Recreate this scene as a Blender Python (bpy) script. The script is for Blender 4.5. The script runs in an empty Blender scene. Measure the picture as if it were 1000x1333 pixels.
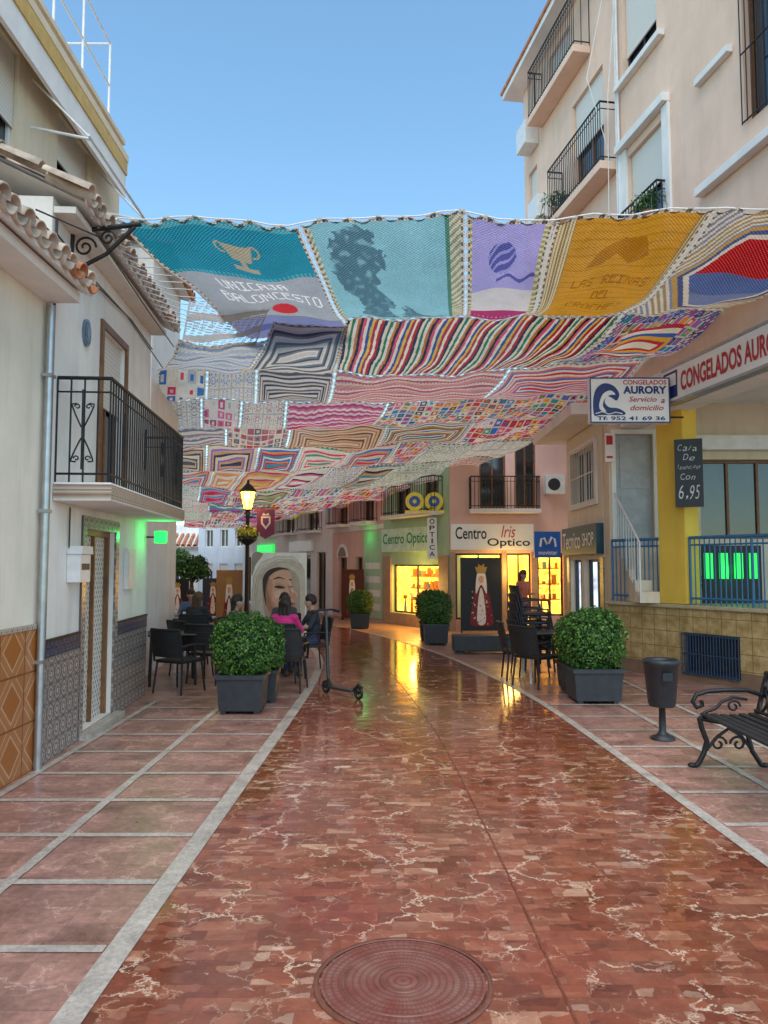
import bpy, math, random
from mathutils import Vector, Matrix, noise
R = random.Random(7)
col = bpy.context.scene.collection
PI = math.pi

# ------------------------------------------------------------------ helpers
def C(r, g, b, k=1.0):
    def f(c):
        c /= 255.0
        return (c/12.92 if c <= .04045 else ((c+.055)/1.055)**2.4)*k
    return (f(r), f(g), f(b))

def lnk(nt, a, b): nt.links.new(a, b)
def nmat(name):
    m = bpy.data.materials.new(name); m.use_nodes = True
    nt = m.node_tree
    return m, nt, nt.nodes['Principled BSDF']
def setin(nt, sock, val):
    if isinstance(val, bpy.types.NodeSocket): nt.links.new(val, sock)
    else: sock.default_value = val
def M(nt, op, *a):
    n = nt.nodes.new('ShaderNodeMath'); n.operation = op
    for i, v in enumerate(a): setin(nt, n.inputs[i], v)
    return n.outputs[0]
def mixc(nt, f, a, b, mode='MIX'):
    n = nt.nodes.new('ShaderNodeMix'); n.data_type = 'RGBA'; n.blend_type = mode
    setin(nt, n.inputs[0], f)
    for i, v in ((6, a), (7, b)):
        if isinstance(v, tuple): v = (*v[:3], 1)
        setin(nt, n.inputs[i], v)
    return n.outputs[2]
def ramp(nt, f, stops, interp='LINEAR'):
    n = nt.nodes.new('ShaderNodeValToRGB'); r = n.color_ramp; r.interpolation = interp
    while len(r.elements) < len(stops): r.elements.new(.5)
    for e, (p, c) in zip(r.elements, stops):
        e.position = p; e.color = (*c[:3], 1) if isinstance(c, tuple) else (c, c, c, 1)
    nt.links.new(f, n.inputs[0]); return n.outputs[0]
def coords(nt, scale=(1, 1, 1), kind='Object'):
    tc = nt.nodes.new('ShaderNodeTexCoord'); mp = nt.nodes.new('ShaderNodeMapping')
    mp.inputs['Scale'].default_value = scale
    nt.links.new(tc.outputs[kind], mp.inputs[0]); return mp.outputs[0]
def noi(nt, vec, scale, detail=5, rough=.55, dist=0):
    n = nt.nodes.new('ShaderNodeTexNoise'); n.inputs['Scale'].default_value = scale
    n.inputs['Detail'].default_value = detail; n.inputs['Roughness'].default_value = rough
    n.inputs['Distortion'].default_value = dist
    nt.links.new(vec, n.inputs['Vector']); return n.outputs[0], n.outputs[1]
def bumpn(nt, bs, h, strength=.2, dist=.01):
    b = nt.nodes.new('ShaderNodeBump'); b.inputs['Strength'].default_value = strength
    b.inputs['Distance'].default_value = dist
    nt.links.new(h, b.inputs['Height']); nt.links.new(b.outputs[0], bs.inputs['Normal'])
def sc(c, k): return tuple(min(1, x*k) for x in c[:3])

def simple(name, c, rough=.6, metal=0, var=.15, scale=6, bump=.1, spec=.5):
    m, nt, bs = nmat(name)
    v = coords(nt); f, _ = noi(nt, v, scale, 6)
    f2 = ramp(nt, f, [(.3, 0.0), (.7, 1.0)])
    lnk(nt, mixc(nt, f2, sc(c, 1-var), sc(c, 1+var)), bs.inputs['Base Color'])
    bs.inputs['Roughness'].default_value = rough; bs.inputs['Metallic'].default_value = metal
    bs.inputs['Specular IOR Level'].default_value = spec
    if bump:
        g, _ = noi(nt, v, scale*8, 4); bumpn(nt, bs, g, bump, .005)
    return m
def plaster(name, c, dirt=.25, dc=None):
    m, nt, bs = nmat(name)
    v = coords(nt); f, _ = noi(nt, v, 1.3, 8, .6)
    st, _ = noi(nt, coords(nt, (2.2, 2.2, .25)), 2.0, 6, .65)
    a = mixc(nt, ramp(nt, f, [(.35, 0.0), (.65, 1.0)]), sc(c, .90), sc(c, 1.04))
    dc = dc or sc(c, .5)
    k = M(nt, 'MULTIPLY', ramp(nt, st, [(.48, 0.0), (.75, 1.0)]), dirt)
    o = nt.nodes.new('ShaderNodeSeparateXYZ'); lnk(nt, v, o.inputs[0])
    low = M(nt, 'MULTIPLY', ramp(nt, M(nt, 'ADD', M(nt, 'MULTIPLY', o.outputs[2], .5), M(nt, 'MULTIPLY', f, .6)), [(.3, 1.0), (.95, 0.0)]), .22)
    a = mixc(nt, k, a, dc)
    lnk(nt, mixc(nt, low, a, dc), bs.inputs['Base Color'])
    bs.inputs['Roughness'].default_value = .85; bs.inputs['Specular IOR Level'].default_value = .25
    g, _ = noi(nt, v, 35, 5, .6); bumpn(nt, bs, g, .3, .008)
    return m
def glow(name, c, s, var=0):
    m, nt, bs = nmat(name)
    bs.inputs['Base Color'].default_value = (*c, 1)
    bs.inputs['Emission Strength'].default_value = s
    if var:
        f, cc = noi(nt, coords(nt), var, 4, .6)
        lnk(nt, mixc(nt, ramp(nt, f, [(.38, 0.0), (.62, 1.0)]), (c[0]*.28, c[1]*.16, c[2]*.2), c), bs.inputs['Emission Color'])
    else: bs.inputs['Emission Color'].default_value = (*c, 1)
    return m
def xz(nt):
    s = nt.nodes.new('ShaderNodeSeparateXYZ'); lnk(nt, coords(nt), s.inputs[0]); return s.outputs
def azulejo(name, t, ca, cb, kind=0, rough=.25):
    m, nt, bs = nmat(name)
    o = xz(nt); x, z = o[0], o[2]
    fx = M(nt, 'SUBTRACT', M(nt, 'FRACT', M(nt, 'DIVIDE', x, t)), .5)
    fz = M(nt, 'SUBTRACT', M(nt, 'FRACT', M(nt, 'DIVIDE', z, t)), .5)
    ax, az = M(nt, 'ABSOLUTE', fx), M(nt, 'ABSOLUTE', fz)
    r = M(nt, 'SQRT', M(nt, 'ADD', M(nt, 'MULTIPLY', fx, fx), M(nt, 'MULTIPLY', fz, fz)))
    if kind == 0:
        p = M(nt, 'ADD', M(nt, 'SINE', M(nt, 'MULTIPLY', r, 24.0)),
              M(nt, 'MULTIPLY', M(nt, 'SINE', M(nt, 'MULTIPLY', M(nt, 'MULTIPLY', ax, az), 190.0)), .9))
        k = ramp(nt, p, [(.35, 0.0), (.5, 1.0)])
    elif kind == 1:
        p = M(nt, 'ADD', ax, az)
        k = ramp(nt, p, [(.36, 0.0), (.37, 1.0), (.41, 1.0), (.42, 0.25), (.6, .2), (.61, .9), (.64, .9), (.65, .15)])
    else:
        k = ramp(nt, noi(nt, coords(nt), 5, 6, .7)[0], [(.35, 0.0), (.65, 1.0)])
    f, _ = noi(nt, coords(nt), 7, 6)
    k2 = M(nt, 'MULTIPLY', k, M(nt, 'ADD', M(nt, 'MULTIPLY', f, .6), .6))
    base = mixc(nt, k2, ca, cb)
    g = M(nt, 'GREATER_THAN', M(nt, 'MAXIMUM', ax, az), .48)
    lnk(nt, mixc(nt, g, base, sc(ca, .6)), bs.inputs['Base Color'])
    bs.inputs['Roughness'].default_value = rough
    bumpn(nt, bs, M(nt, 'SUBTRACT', 1.0, g), .3, .004)
    return m

class MB:
    def __init__(s): s.v = []; s.f = []; s.m = []; s.s = []
    def add(s, vs, fs, mi=0, sm=False):
        o = len(s.v); s.v += [tuple(p) for p in vs]
        for f in fs: s.f.append(tuple(i+o for i in f)); s.m.append(mi); s.s.append(sm)
    def box(s, x0, x1, y0, y1, z0, z1, mi=0):
        s.add([(x0,y0,z0),(x1,y0,z0),(x1,y1,z0),(x0,y1,z0),(x0,y0,z1),(x1,y0,z1),(x1,y1,z1),(x0,y1,z1)],
              [(0,3,2,1),(4,5,6,7),(0,1,5,4),(1,2,6,5),(2,3,7,6),(3,0,4,7)], mi)
    def quad(s, a, b, c, d, mi=0): s.add([a, b, c, d], [(0, 1, 2, 3)], mi)
    def prism(s, pts, y0, y1, mi=0):  # outline in xz
        n = len(pts)
        vs = [(x, y0, z) for x, z in pts]+[(x, y1, z) for x, z in pts]
        fs = [tuple(range(n)), tuple(range(2*n-1, n-1, -1))]+[(i, i+n, (i+1) % n+n, (i+1) % n) for i in range(n)]
        s.add(vs, fs, mi)
    def disc(s, cx, cz, r, y0, y1, mi=0, n=24, rz=None):
        s.prism([(cx+r*math.cos(2*PI*i/n), cz+(rz or r)*math.sin(2*PI*i/n)) for i in range(n)], y0, y1, mi)
    def tube(s, path, r, n=8, mi=0, sm=True):
        path = [Vector(p) for p in path]; k = len(path)
        rs = r if isinstance(r, (list, tuple)) else [r]*k
        vs = []; fs = []; up = None
        for i, p in enumerate(path):
            t = (path[min(i+1, k-1)]-path[max(i-1, 0)])
            t = t.normalized() if t.length > 1e-9 else Vector((0, 0, 1))
            if up is None: up = Vector((0, 0, 1)) if abs(t.z) < .9 else Vector((1, 0, 0))
            a = t.cross(up)
            if a.length < 1e-4: a = t.cross(Vector((0, 1, 0)) if abs(t.y) < .9 else Vector((1, 0, 0)))
            a.normalize(); b = a.cross(t).normalized(); up = b
            for j in range(n):
                w = 2*PI*j/n; vs.append(p+a*math.cos(w)*rs[i]+b*math.sin(w)*rs[i])
        for i in range(k-1):
            for j in range(n):
                j2 = (j+1) % n; fs.append((i*n+j, i*n+j2, (i+1)*n+j2, (i+1)*n+j))
        s.add(vs, fs, mi, sm)
        s.add([vs[j] for j in range(n)], [tuple(range(n-1, -1, -1))], mi)
        s.add([vs[(k-1)*n+j] for j in range(n)], [tuple(range(n))], mi)
    def lathe(s, prof, n=16, c=(0, 0, 0), mi=0, sm=True, caps=True):
        vs = []; fs = []
        for r, z in prof:
            for j in range(n):
                w = 2*PI*j/n; vs.append((c[0]+r*math.cos(w), c[1]+r*math.sin(w), c[2]+z))
        for i in range(len(prof)-1):
            for j in range(n):
                j2 = (j+1) % n; fs.append((i*n+j, i*n+j2, (i+1)*n+j2, (i+1)*n+j))
        s.add(vs, fs, mi, sm)
        if caps:
            s.add([vs[j] for j in range(n)], [tuple(range(n-1, -1, -1))], mi)
            o = (len(prof)-1)*n
            s.add([vs[o+j] for j in range(n)], [tuple(range(n))], mi)
    def ball(s, c, r, n=12, mi=0):
        if not isinstance(r, tuple): r = (r, r, r)
        m = n//2; vs = []; fs = []
        for i in range(m+1):
            a = PI*(i+.02)/(m+.04)
            for j in range(n):
                w = 2*PI*j/n
                vs.append((c[0]+r[0]*math.sin(a)*math.cos(w), c[1]+r[1]*math.sin(a)*math.sin(w), c[2]+r[2]*math.cos(a)))
        for i in range(m):
            for j in range(n):
                j2 = (j+1) % n; fs.append((i*n+j, (i+1)*n+j, (i+1)*n+j2, i*n+j2))
        fs.append(tuple(range(n))); fs.append(tuple(range((m+1)*n-1, m*n-1, -1)))
        s.add(vs, fs, mi, True)
    def mesh(s, name, mats):
        me = bpy.data.meshes.new(name); me.from_pydata(s.v, [], s.f)
        for m in mats: me.materials.append(m)
        me.polygons.foreach_set('material_index', s.m); me.polygons.foreach_set('use_smooth', s.s)
        me.update(); return me
    def obj(s, name, mats, parent=None, bevel=0, label=None, **k):
        if not isinstance(mats, (list, tuple)): mats = [mats]
        ob = bpy.data.objects.new(name, s.mesh(name, mats)); col.objects.link(ob)
        if parent: ob.parent = parent
        if bevel:
            b = ob.modifiers.new('b', 'BEVEL'); b.width = bevel; b.segments = 2; b.limit_method = 'ANGLE'
        if label: ob['label'] = label
        for kk, vv in k.items(): ob[kk] = vv
        return ob
def boxes(name, mat, parent, lst, bevel=0):
    for b in lst:
        mb = MB(); mb.box(*b); o = mb.obj(name, mat, parent, bevel)
    return o

def thing(name, label, cat, loc=(0, 0, 0), rot=0, group=None):
    e = bpy.data.objects.new(name, None); col.objects.link(e); e.empty_display_size = .2
    e.location = loc; e.rotation_euler = (0, 0, rot)
    e['label'] = label; e['category'] = cat
    if group: e['group'] = group
    return e
def kids(o): return [x for x in bpy.data.objects if x.parent == o]
def dup(o, loc, rot=None, label=None, scale=None):
    def rec(a, par):
        ch = kids(a)
        n = a.copy(); col.objects.link(n)
        if par is not None: n.parent = par
        for c in ch: rec(c, n)
        return n
    n = rec(o, None)
    n.location = loc
    if rot is not None: n.rotation_euler = (0, 0, rot)
    if scale: n.scale = scale
    if label: n['label'] = label
    return n
def frame(name, label, cat, p0, p1, group=None):
    dx, dy = p1[0]-p0[0], p1[1]-p0[1]
    e = thing(name, label, cat, (p0[0], p0[1], 0), math.atan2(dy, dx), group)
    return e, math.hypot(dx, dy)

def text(s, x0, x1, z0, z1, y, mat, parent, name='lettering', bold=.012, shear=0):
    cu = bpy.data.curves.new(name, 'FONT'); cu.body = s; cu.extrude = 0; cu.offset = bold; cu.shear = shear
    cu.resolution_u = 4
    ob = bpy.data.objects.new(name, cu); col.objects.link(ob)
    dg = bpy.context.evaluated_depsgraph_get(); dg.update()
    me = bpy.data.meshes.new_from_object(ob.evaluated_get(dg))
    bpy.data.objects.remove(ob)
    xs = [v.co.x for v in me.vertices]; ys = [v.co.y for v in me.vertices]
    a, b, c, d = min(xs), max(xs), min(ys), max(ys)
    for v in me.vertices:
        v.co = Vector((x0+(v.co.x-a)/(b-a)*(x1-x0), y, z0+(v.co.y-c)/(d-c)*(z1-z0)))
    me.materials.clear(); me.materials.append(mat)
    o = bpy.data.objects.new(name, me); col.objects.link(o); o.parent = parent
    return o

def smooth(pts, n=5):
    k = len(pts); out = []
    for i in range(k):
        p0, p1, p2, p3 = pts[(i-1) % k], pts[i], pts[(i+1) % k], pts[(i+2) % k]
        for j in range(n):
            t = j/n
            out.append(tuple(.5*(2*p1[q]+(p2[q]-p0[q])*t+(2*p0[q]-5*p1[q]+4*p2[q]-p3[q])*t*t+(3*p1[q]-p0[q]-3*p2[q]+p3[q])*t**3) for q in (0, 1)))
    return out

# ------------------------------------------------------------------ materials
m_white = plaster('white_plaster', (.88, .84, .77), .4, (.50, .43, .34))
m_white2 = plaster('white_paint_wall', (.82, .80, .75), .25)
m_cream = plaster('cream_plaster', (.86, .78, .64), .3)
m_creamw = plaster('warm_cream_wall', (.82, .71, .55), .3)
m_sage = plaster('sage_green_wall', (.44, .62, .42), .25)
m_beige = plaster('beige_plaster', (.76, .64, .47), .3)
m_peach = plaster('peach_plaster', (.85, .60, .45), .2)
m_pink = plaster('pink_plaster', (.78, .49, .41), .2)
m_yellow = plaster('yellow_plaster', (.80, .52, .08), .25)
m_blueish = plaster('pale_blue_plaster', (.66, .74, .80), .2)
m_ochre = simple('ochre_trim', (.60, .38, .09), .6)
m_trim = plaster('white_trim', (.84, .82, .78), .2)
m_iron = simple('black_iron', (.018, .018, .02), .45, .3, .3, 20, .1)
m_dkgrey = simple('dark_grey_metal', (.035, .04, .045), .45, .4, .2, 12, .1)
m_planter = simple('planter_dark', (.03, .035, .042), .5, 0, .2, 10, .15)
m_black = simple('black_paint', (.012, .012, .014), .5)
m_wicker = simple('dark_wicker', (.016, .016, .018), .55, 0, .4, 60, .6)
m_glass = simple('dark_window_glass', (.02, .025, .03), .08, 0, .4, 2, 0, .8)
m_wood = simple('brown_wood', (.20, .085, .03), .5, 0, .3, 9, .2)
m_metal = simple('galvanised_metal', (.45, .46, .47), .35, .8, .15, 10, .05)
m_whitem = simple('white_metal', (.75, .75, .73), .4, 0, .08, 8, .02)
m_blue = simple('blue_railing_paint', (.035, .15, .30), .4, 0, .15, 12, .05)
m_navyg = simple('dark_blue_grille', (.02, .05, .10), .45, 0, .2, 12, .05)
m_greyblue = simple('grey_blue_door', (.42, .45, .47), .5)
m_signw = simple('white_sign_panel', (.84, .83, .80), .35, 0, .04, 3, 0)
m_red = simple('red_sign_paint', (.50, .02, .02), .4)
m_navy = simple('navy_sign_paint', (.01, .025, .16), .4)
m_blk = simple('black_letter_paint', (.01, .01, .012), .5)
m_green = simple('green_sign_paint', (.01, .28, .09), .4)
m_tealsign = simple('dark_teal_sign_panel', (.005, .05, .08), .35)
m_gold = simple('gold_paint', (.65, .38, .06), .4)
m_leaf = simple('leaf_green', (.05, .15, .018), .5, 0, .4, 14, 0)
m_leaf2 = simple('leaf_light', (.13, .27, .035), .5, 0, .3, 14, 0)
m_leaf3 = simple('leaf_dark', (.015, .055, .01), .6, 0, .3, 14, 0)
m_rtile = simple('clay_roof_tile', (.56, .45, .35), .8, 0, .45, 5, .4)
m_rtile2 = simple('clay_orange_tile', (.50, .20, .09), .8, 0, .4, 7, .4)
m_azul = azulejo('patterned_grey_tile', .17, (.20, .17, .16), (.50, .46, .40))
m_azband = azulejo('blue_band_tile', .10, (.02, .03, .07), (.16, .17, .22), 0)
m_orange = azulejo('orange_marble_tile', .42, (.40, .13, .028), (.62, .36, .19), 1)
m_tan = azulejo('tan_tile_cladding', .24, (.30, .19, .07), (.62, .47, .22), 2, .3)
m_slabtile = azulejo('painted_edge_tile', .09, (.55, .48, .38), (.22, .10, .06))
m_shutter, nt, bs = nmat('roller_shutter')
o = xz(nt); w = M(nt, 'FRACT', M(nt, 'MULTIPLY', o[2], 20.0))
lnk(nt, ramp(nt, w, [(0, (.35, .31, .26)), (.15, (.72, .67, .58)), (1, (.76, .72, .65))]), bs.inputs['Base Color'])
bs.inputs['Roughness'].default_value = .5; bumpn(nt, bs, w, .5, .01)
m_lace, nt, bs = nmat('white_lace_door')
o = xz(nt)
p = M(nt, 'MULTIPLY', M(nt, 'SINE', M(nt, 'MULTIPLY', o[0], 75.0)), M(nt, 'SINE', M(nt, 'MULTIPLY', o[2], 60.0)))
lnk(nt, ramp(nt, p, [(.40, (.74, .70, .62)), (.6, (.20, .17, .13))]), bs.inputs['Base Color'])
bumpn(nt, bs, p, .5, .01)
m_warm = glow('warm_shop_light', (1.0, .58, .07), 3.4, 7)
m_warmB = glow('warm_bright_light', (1.0, .58, .10), 14)
m_cool = glow('cool_shop_light', (.75, .9, 1.0), 1.1, 3)
m_greenL = glow('green_light', (.01, 1.0, .06), 3.0)
m_greenS = glow('green_sign_light', (.03, .75, .12), 1.0)
m_lampL = glow('street_lamp_light', (1.0, .60, .06), 9)
m_skin = simple('skin', (.50, .27, .18), .5, 0, .08, 12, .03)
m_shoe = simple('shoe', (.03, .03, .03), .5)
items = [simple('goods_%s' % n, c, .5) for n, c in (('red', (.5, .04, .03)), ('cream', (.7, .6, .4)), ('blue', (.05, .12, .4)), ('brown', (.25, .12, .05)))]

def road_mat():
    m, nt, bs = nmat('polished_red_marble')
    v = coords(nt)
    o = nt.nodes.new('ShaderNodeSeparateXYZ'); lnk(nt, v, o.inputs[0])
    bw, bh = .19, .095
    ry = M(nt, 'DIVIDE', o.outputs[1], bh); row = M(nt, 'FLOOR', ry)
    xx = M(nt, 'ADD', M(nt, 'DIVIDE', o.outputs[0], bw), M(nt, 'MULTIPLY', row, .37))
    cb = nt.nodes.new('ShaderNodeCombineXYZ'); lnk(nt, M(nt, 'FLOOR', xx), cb.inputs[0]); lnk(nt, row, cb.inputs[1])
    wn = nt.nodes.new('ShaderNodeTexWhiteNoise'); wn.noise_dimensions = '2D'; lnk(nt, cb.outputs[0], wn.inputs['Vector'])
    sp0 = nt.nodes.new('ShaderNodeSeparateColor'); lnk(nt, wn.outputs[1], sp0.inputs[0])
    base = ramp(nt, sp0.outputs[0], [(0, C(110, 57, 40)), (.25, C(132, 70, 50)), (.55, C(150, 84, 60)), (.8, C(124, 72, 54)), (.94, C(162, 102, 76)), (1, C(182, 134, 106))])
    _, nc = noi(nt, v, 6.0, 5)
    off = nt.nodes.new('ShaderNodeVectorMath'); off.operation = 'MULTIPLY_ADD'; lnk(nt, wn.outputs[1], off.inputs[0]); off.inputs[1].default_value = (.6, .6, 0); lnk(nt, v, off.inputs[2])
    wv = nt.nodes.new('ShaderNodeVectorMath'); wv.operation = 'MULTIPLY_ADD'
    lnk(nt, nc, wv.inputs[0]); wv.inputs[1].default_value = (.18, .14, 0); lnk(nt, off.outputs[0], wv.inputs[2])
    mp = nt.nodes.new('ShaderNodeMapping'); mp.inputs['Scale'].default_value = (8, 15, 1); lnk(nt, wv.outputs[0], mp.inputs[0])
    vo = nt.nodes.new('ShaderNodeTexVoronoi'); vo.voronoi_dimensions = '2D'; vo.inputs['Scale'].default_value = 1
    lnk(nt, mp.outputs[0], vo.inputs['Vector'])
    sp = nt.nodes.new('ShaderNodeSeparateColor'); lnk(nt, vo.outputs['Color'], sp.inputs[0])
    fr = ramp(nt, sp.outputs[0], [(0, C(92, 48, 34)), (.4, C(138, 76, 54)), (.75, C(156, 94, 70)), (.90, C(180, 132, 104)), (.97, C(206, 174, 146)), (1, C(216, 194, 170))])
    c1 = mixc(nt, ramp(nt, sp.outputs[1], [(.3, .05), (.85, .65)]), base, fr)
    mott, _ = noi(nt, v, 14, 7, .7, .5)
    c1 = mixc(nt, 1.0, c1, ramp(nt, mott, [(.3, .76), (.5, 1.0), (.72, 1.22)]), 'MULTIPLY')
    off2 = nt.nodes.new('ShaderNodeVectorMath'); off2.operation = 'MULTIPLY_ADD'; lnk(nt, wn.outputs[1], off2.inputs[0]); off2.inputs[1].default_value = (.035, .035, 0); lnk(nt, v, off2.inputs[2])
    def veinset(scale, amp, wid, lo, nsc):
        vv = nt.nodes.new('ShaderNodeTexVoronoi'); vv.voronoi_dimensions = '2D'; vv.feature = 'DISTANCE_TO_EDGE'; vv.inputs['Scale'].default_value = scale
        w2 = nt.nodes.new('ShaderNodeVectorMath'); w2.operation = 'MULTIPLY_ADD'
        _, nc2 = noi(nt, v, nsc, 6, .68)
        lnk(nt, nc2, w2.inputs[0]); w2.inputs[1].default_value = (amp, amp*.7, 0)
        lnk(nt, off2.outputs[0], w2.inputs[2]); lnk(nt, w2.outputs[0], vv.inputs['Vector'])
        msk, _ = noi(nt, v, scale*.75, 4)
        return M(nt, 'MULTIPLY', ramp(nt, vv.outputs['Distance'], [(0, 1.0), (wid*.5, .75), (wid, 0.0)]), ramp(nt, msk, [(lo, 0.0), (lo+.08, 1.0)]))
    v1 = veinset(2.6, .5, .030, .48, 5.0); v2 = veinset(6.5, .25, .038, .49, 9.0)
    c2 = mixc(nt, M(nt, 'MULTIPLY', v1, .92), c1, C(224, 198, 170))
    c2 = mixc(nt, M(nt, 'MULTIPLY', v2, .6), c2, C(208, 172, 142))
    fy = M(nt, 'FRACT', ry); fx = M(nt, 'FRACT', xx)
    gr = M(nt, 'MAXIMUM', M(nt, 'LESS_THAN', fy, .03), M(nt, 'LESS_THAN', fx, .015))
    c3 = mixc(nt, M(nt, 'MULTIPLY', gr, .4), c2, C(66, 42, 34))
    lnk(nt, c3, bs.inputs['Base Color'])
    rf, _ = noi(nt, v, 2.2, 6, .65)
    lnk(nt, ramp(nt, rf, [(.3, .05), (.55, .12), (.75, .28)]), bs.inputs['Roughness'])
    bs.inputs['Specular IOR Level'].default_value = .95
    hh = M(nt, 'ADD', M(nt, 'MULTIPLY', sp0.outputs[2], .4), M(nt, 'MULTIPLY', M(nt, 'SUBTRACT', 1.0, gr), .4))
    bn, _ = noi(nt, v, 7, 3)
    bumpn(nt, bs, M(nt, 'ADD', hh, M(nt, 'MULTIPLY', bn, 1.4)), .15, .006)
    return m
m_road = road_mat()
def pave_mat(name, a, b, c, rough=.42, s=1.0, brick=False):
    m, nt, bs = nmat(name)
    v = coords(nt)
    f, _ = noi(nt, v, 2.5*s, 8, .62, .6); g, _ = noi(nt, v, 22*s, 6, .7)
    k = ramp(nt, f, [(.3, a), (.5, b), (.62, sc(b, 1.1)), (.75, c)])
    g2 = ramp(nt, g, [(.3, .62), (.7, 1.2)])
    cc_ = mixc(nt, 1.0, k, g2, 'MULTIPLY')
    dp, _ = noi(nt, v, .7, 7, .7); cc_ = mixc(nt, M(nt, 'MULTIPLY', ramp(nt, dp, [(.5, 0.0), (.75, 1.0)]), .3), cc_, sc(a, .65))
    sp, _ = noi(nt, v, 40, 2); cc_ = mixc(nt, M(nt, 'MULTIPLY', ramp(nt, sp, [(.74, 0.0), (.77, 1.0)]), .5), cc_, sc(a, .4))
    if brick:
        o = nt.nodes.new('ShaderNodeSeparateXYZ'); lnk(nt, v, o.inputs[0])
        ry = M(nt, 'DIVIDE', o.outputs[1], .185); rx = M(nt, 'DIVIDE', o.outputs[0], .31)
        cb = nt.nodes.new('ShaderNodeCombineXYZ'); lnk(nt, M(nt, 'FLOOR', rx), cb.inputs[0]); lnk(nt, M(nt, 'FLOOR', ry), cb.inputs[1])
        wn = nt.nodes.new('ShaderNodeTexWhiteNoise'); wn.noise_dimensions = '2D'; lnk(nt, cb.outputs[0], wn.inputs['Vector'])
        cc_ = mixc(nt, 1.0, cc_, ramp(nt, wn.outputs[0], [(0, .78), (1, 1.15)]), 'MULTIPLY')
        vv = nt.nodes.new('ShaderNodeTexVoronoi'); vv.voronoi_dimensions = '2D'; vv.feature = 'DISTANCE_TO_EDGE'; vv.inputs['Scale'].default_value = 4
        w2 = nt.nodes.new('ShaderNodeVectorMath'); w2.operation = 'MULTIPLY_ADD'; _, nc2 = noi(nt, v, 6, 6, .7)
        lnk(nt, nc2, w2.inputs[0]); w2.inputs[1].default_value = (.4, .3, 0); lnk(nt, v, w2.inputs[2]); lnk(nt, w2.outputs[0], vv.inputs['Vector'])
        cc_ = mixc(nt, M(nt, 'MULTIPLY', ramp(nt, vv.outputs['Distance'], [(0, .8), (.04, 0.0)]), ramp(nt, f, [(.42, 0.0), (.55, 1.0)])), cc_, sc(c, 1.2))
        gr = M(nt, 'MAXIMUM', M(nt, 'LESS_THAN', M(nt, 'FRACT', ry), .03), M(nt, 'LESS_THAN', M(nt, 'FRACT', rx), .018))
        cc_ = mixc(nt, M(nt, 'MULTIPLY', gr, .4), cc_, sc(a, .6))
    lnk(nt, cc_, bs.inputs['Base Color'])
    lnk(nt, M(nt, 'ADD', M(nt, 'MULTIPLY', f, .35), rough-.2), bs.inputs['Roughness'])
    bumpn(nt, bs, g, .15, .004)
    return m
m_pave = pave_mat('rose_stone_paving', C(138, 100, 88), C(172, 130, 116), C(200, 168, 152), .36, 1, True)
m_band = pave_mat('pale_stone_band', C(158, 150, 140), C(188, 180, 168), C(206, 198, 188), .45, 2)
m_ground = simple('distant_ground', (.30, .26, .22), .9)
m_gutter = pave_mat('marble_channel', C(104, 58, 43), C(126, 72, 54), C(146, 92, 70), .3, 2)

# ------------------------------------------------------------------ ground
def lerp_tab(t, y):
    if y <= t[0][0]: return t[0][1]
    for (a, x0), (b, x1) in zip(t, t[1:]):
        if y <= b: return x0+(x1-x0)*(y-a)/(b-a)
    return t[-1][1]
TL = [(-3, -1.22), (3, -1.16), (9, -1.02), (12, -.98), (15, -1.15), (19, -2.1), (23, -3.9), (31, -8), (44, -14)]
TR = [(-3, 2.4), (4.6, 2.22), (7.5, 2.1), (10.5, 1.93), (13.9, 1.36), (16, .88), (19.5, -.25), (22.5, -1.6), (28, -4.6), (36, -8.8), (44, -12.5)]
TG = [(-3, .85), (4, .72), (7.9, .58), (10.5, .34), (13.2, .05), (16, -.4), (19.5, -1.4), (24, -3.2), (34, -9)]
def sm_tab(t, y):
    return sum(lerp_tab(t, y+d) for d in (-1.2, -.6, 0, .6, 1.2))/5
def strip(name, fa, fb, z, mat, y0=-2.5, y1=42, dy=.4, **k):
    mb = MB(); n = int((y1-y0)/dy)
    for i in range(n):
        a = y0+i*dy; b = a+dy
        mb.quad((fa(a), a, z), (fb(a), a, z), (fb(b), b, z), (fa(b), b, z))
    return mb.obj(name, mat, **k)
mb = MB(); mb.quad((-400, -200, -.02), (400, -200, -.02), (400, 600, -.02), (-400, 600, -.02))
mb.obj('ground', m_ground, kind='structure')
mb = MB(); mb.quad((-22, -3, 0), (14, -3, 0), (14, 44, 0), (-22, 44, 0))
mb.obj('pavement', m_pave, kind='structure')
rl = lambda y: sm_tab(TL, y); rr = lambda y: sm_tab(TR, y); rg = lambda y: sm_tab(TG, y)
strip('road', rl, rr, .004, m_road, kind='structure')
strip('road_border', lambda y: rl(y)-.12, rl, .008, m_band, kind='structure')
strip('road_border', rr, lambda y: rr(y)+.09, .008, m_band, kind='structure')
strip('drain_channel', lambda y: rg(y)-.006, lambda y: rg(y)+.006, .008, m_gutter, -2.5, 42, kind='structure')
mb = MB()
Z = .004
def bandx(y, xa, xb, w=.065, z=Z): mb.quad((xa, y-w/2, z), (xb, y-w/2, z), (xb, y+w/2, z), (xa, y+w/2, z))
for k in range(0, 50):
    y = 2.15+.74*k
    left = -2.97 if y < 10.8 else max(-.31*y-1, -12)
    bandx(y, left, rl(y)-.13)
    right = min(9, 7.5 if y < 8 else 12.9-.6*y+.1) if y < 14 else 3.9
    if right > rr(y)+.2: bandx(y+.2, rr(y)+.10, max(right, 3.7))
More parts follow.
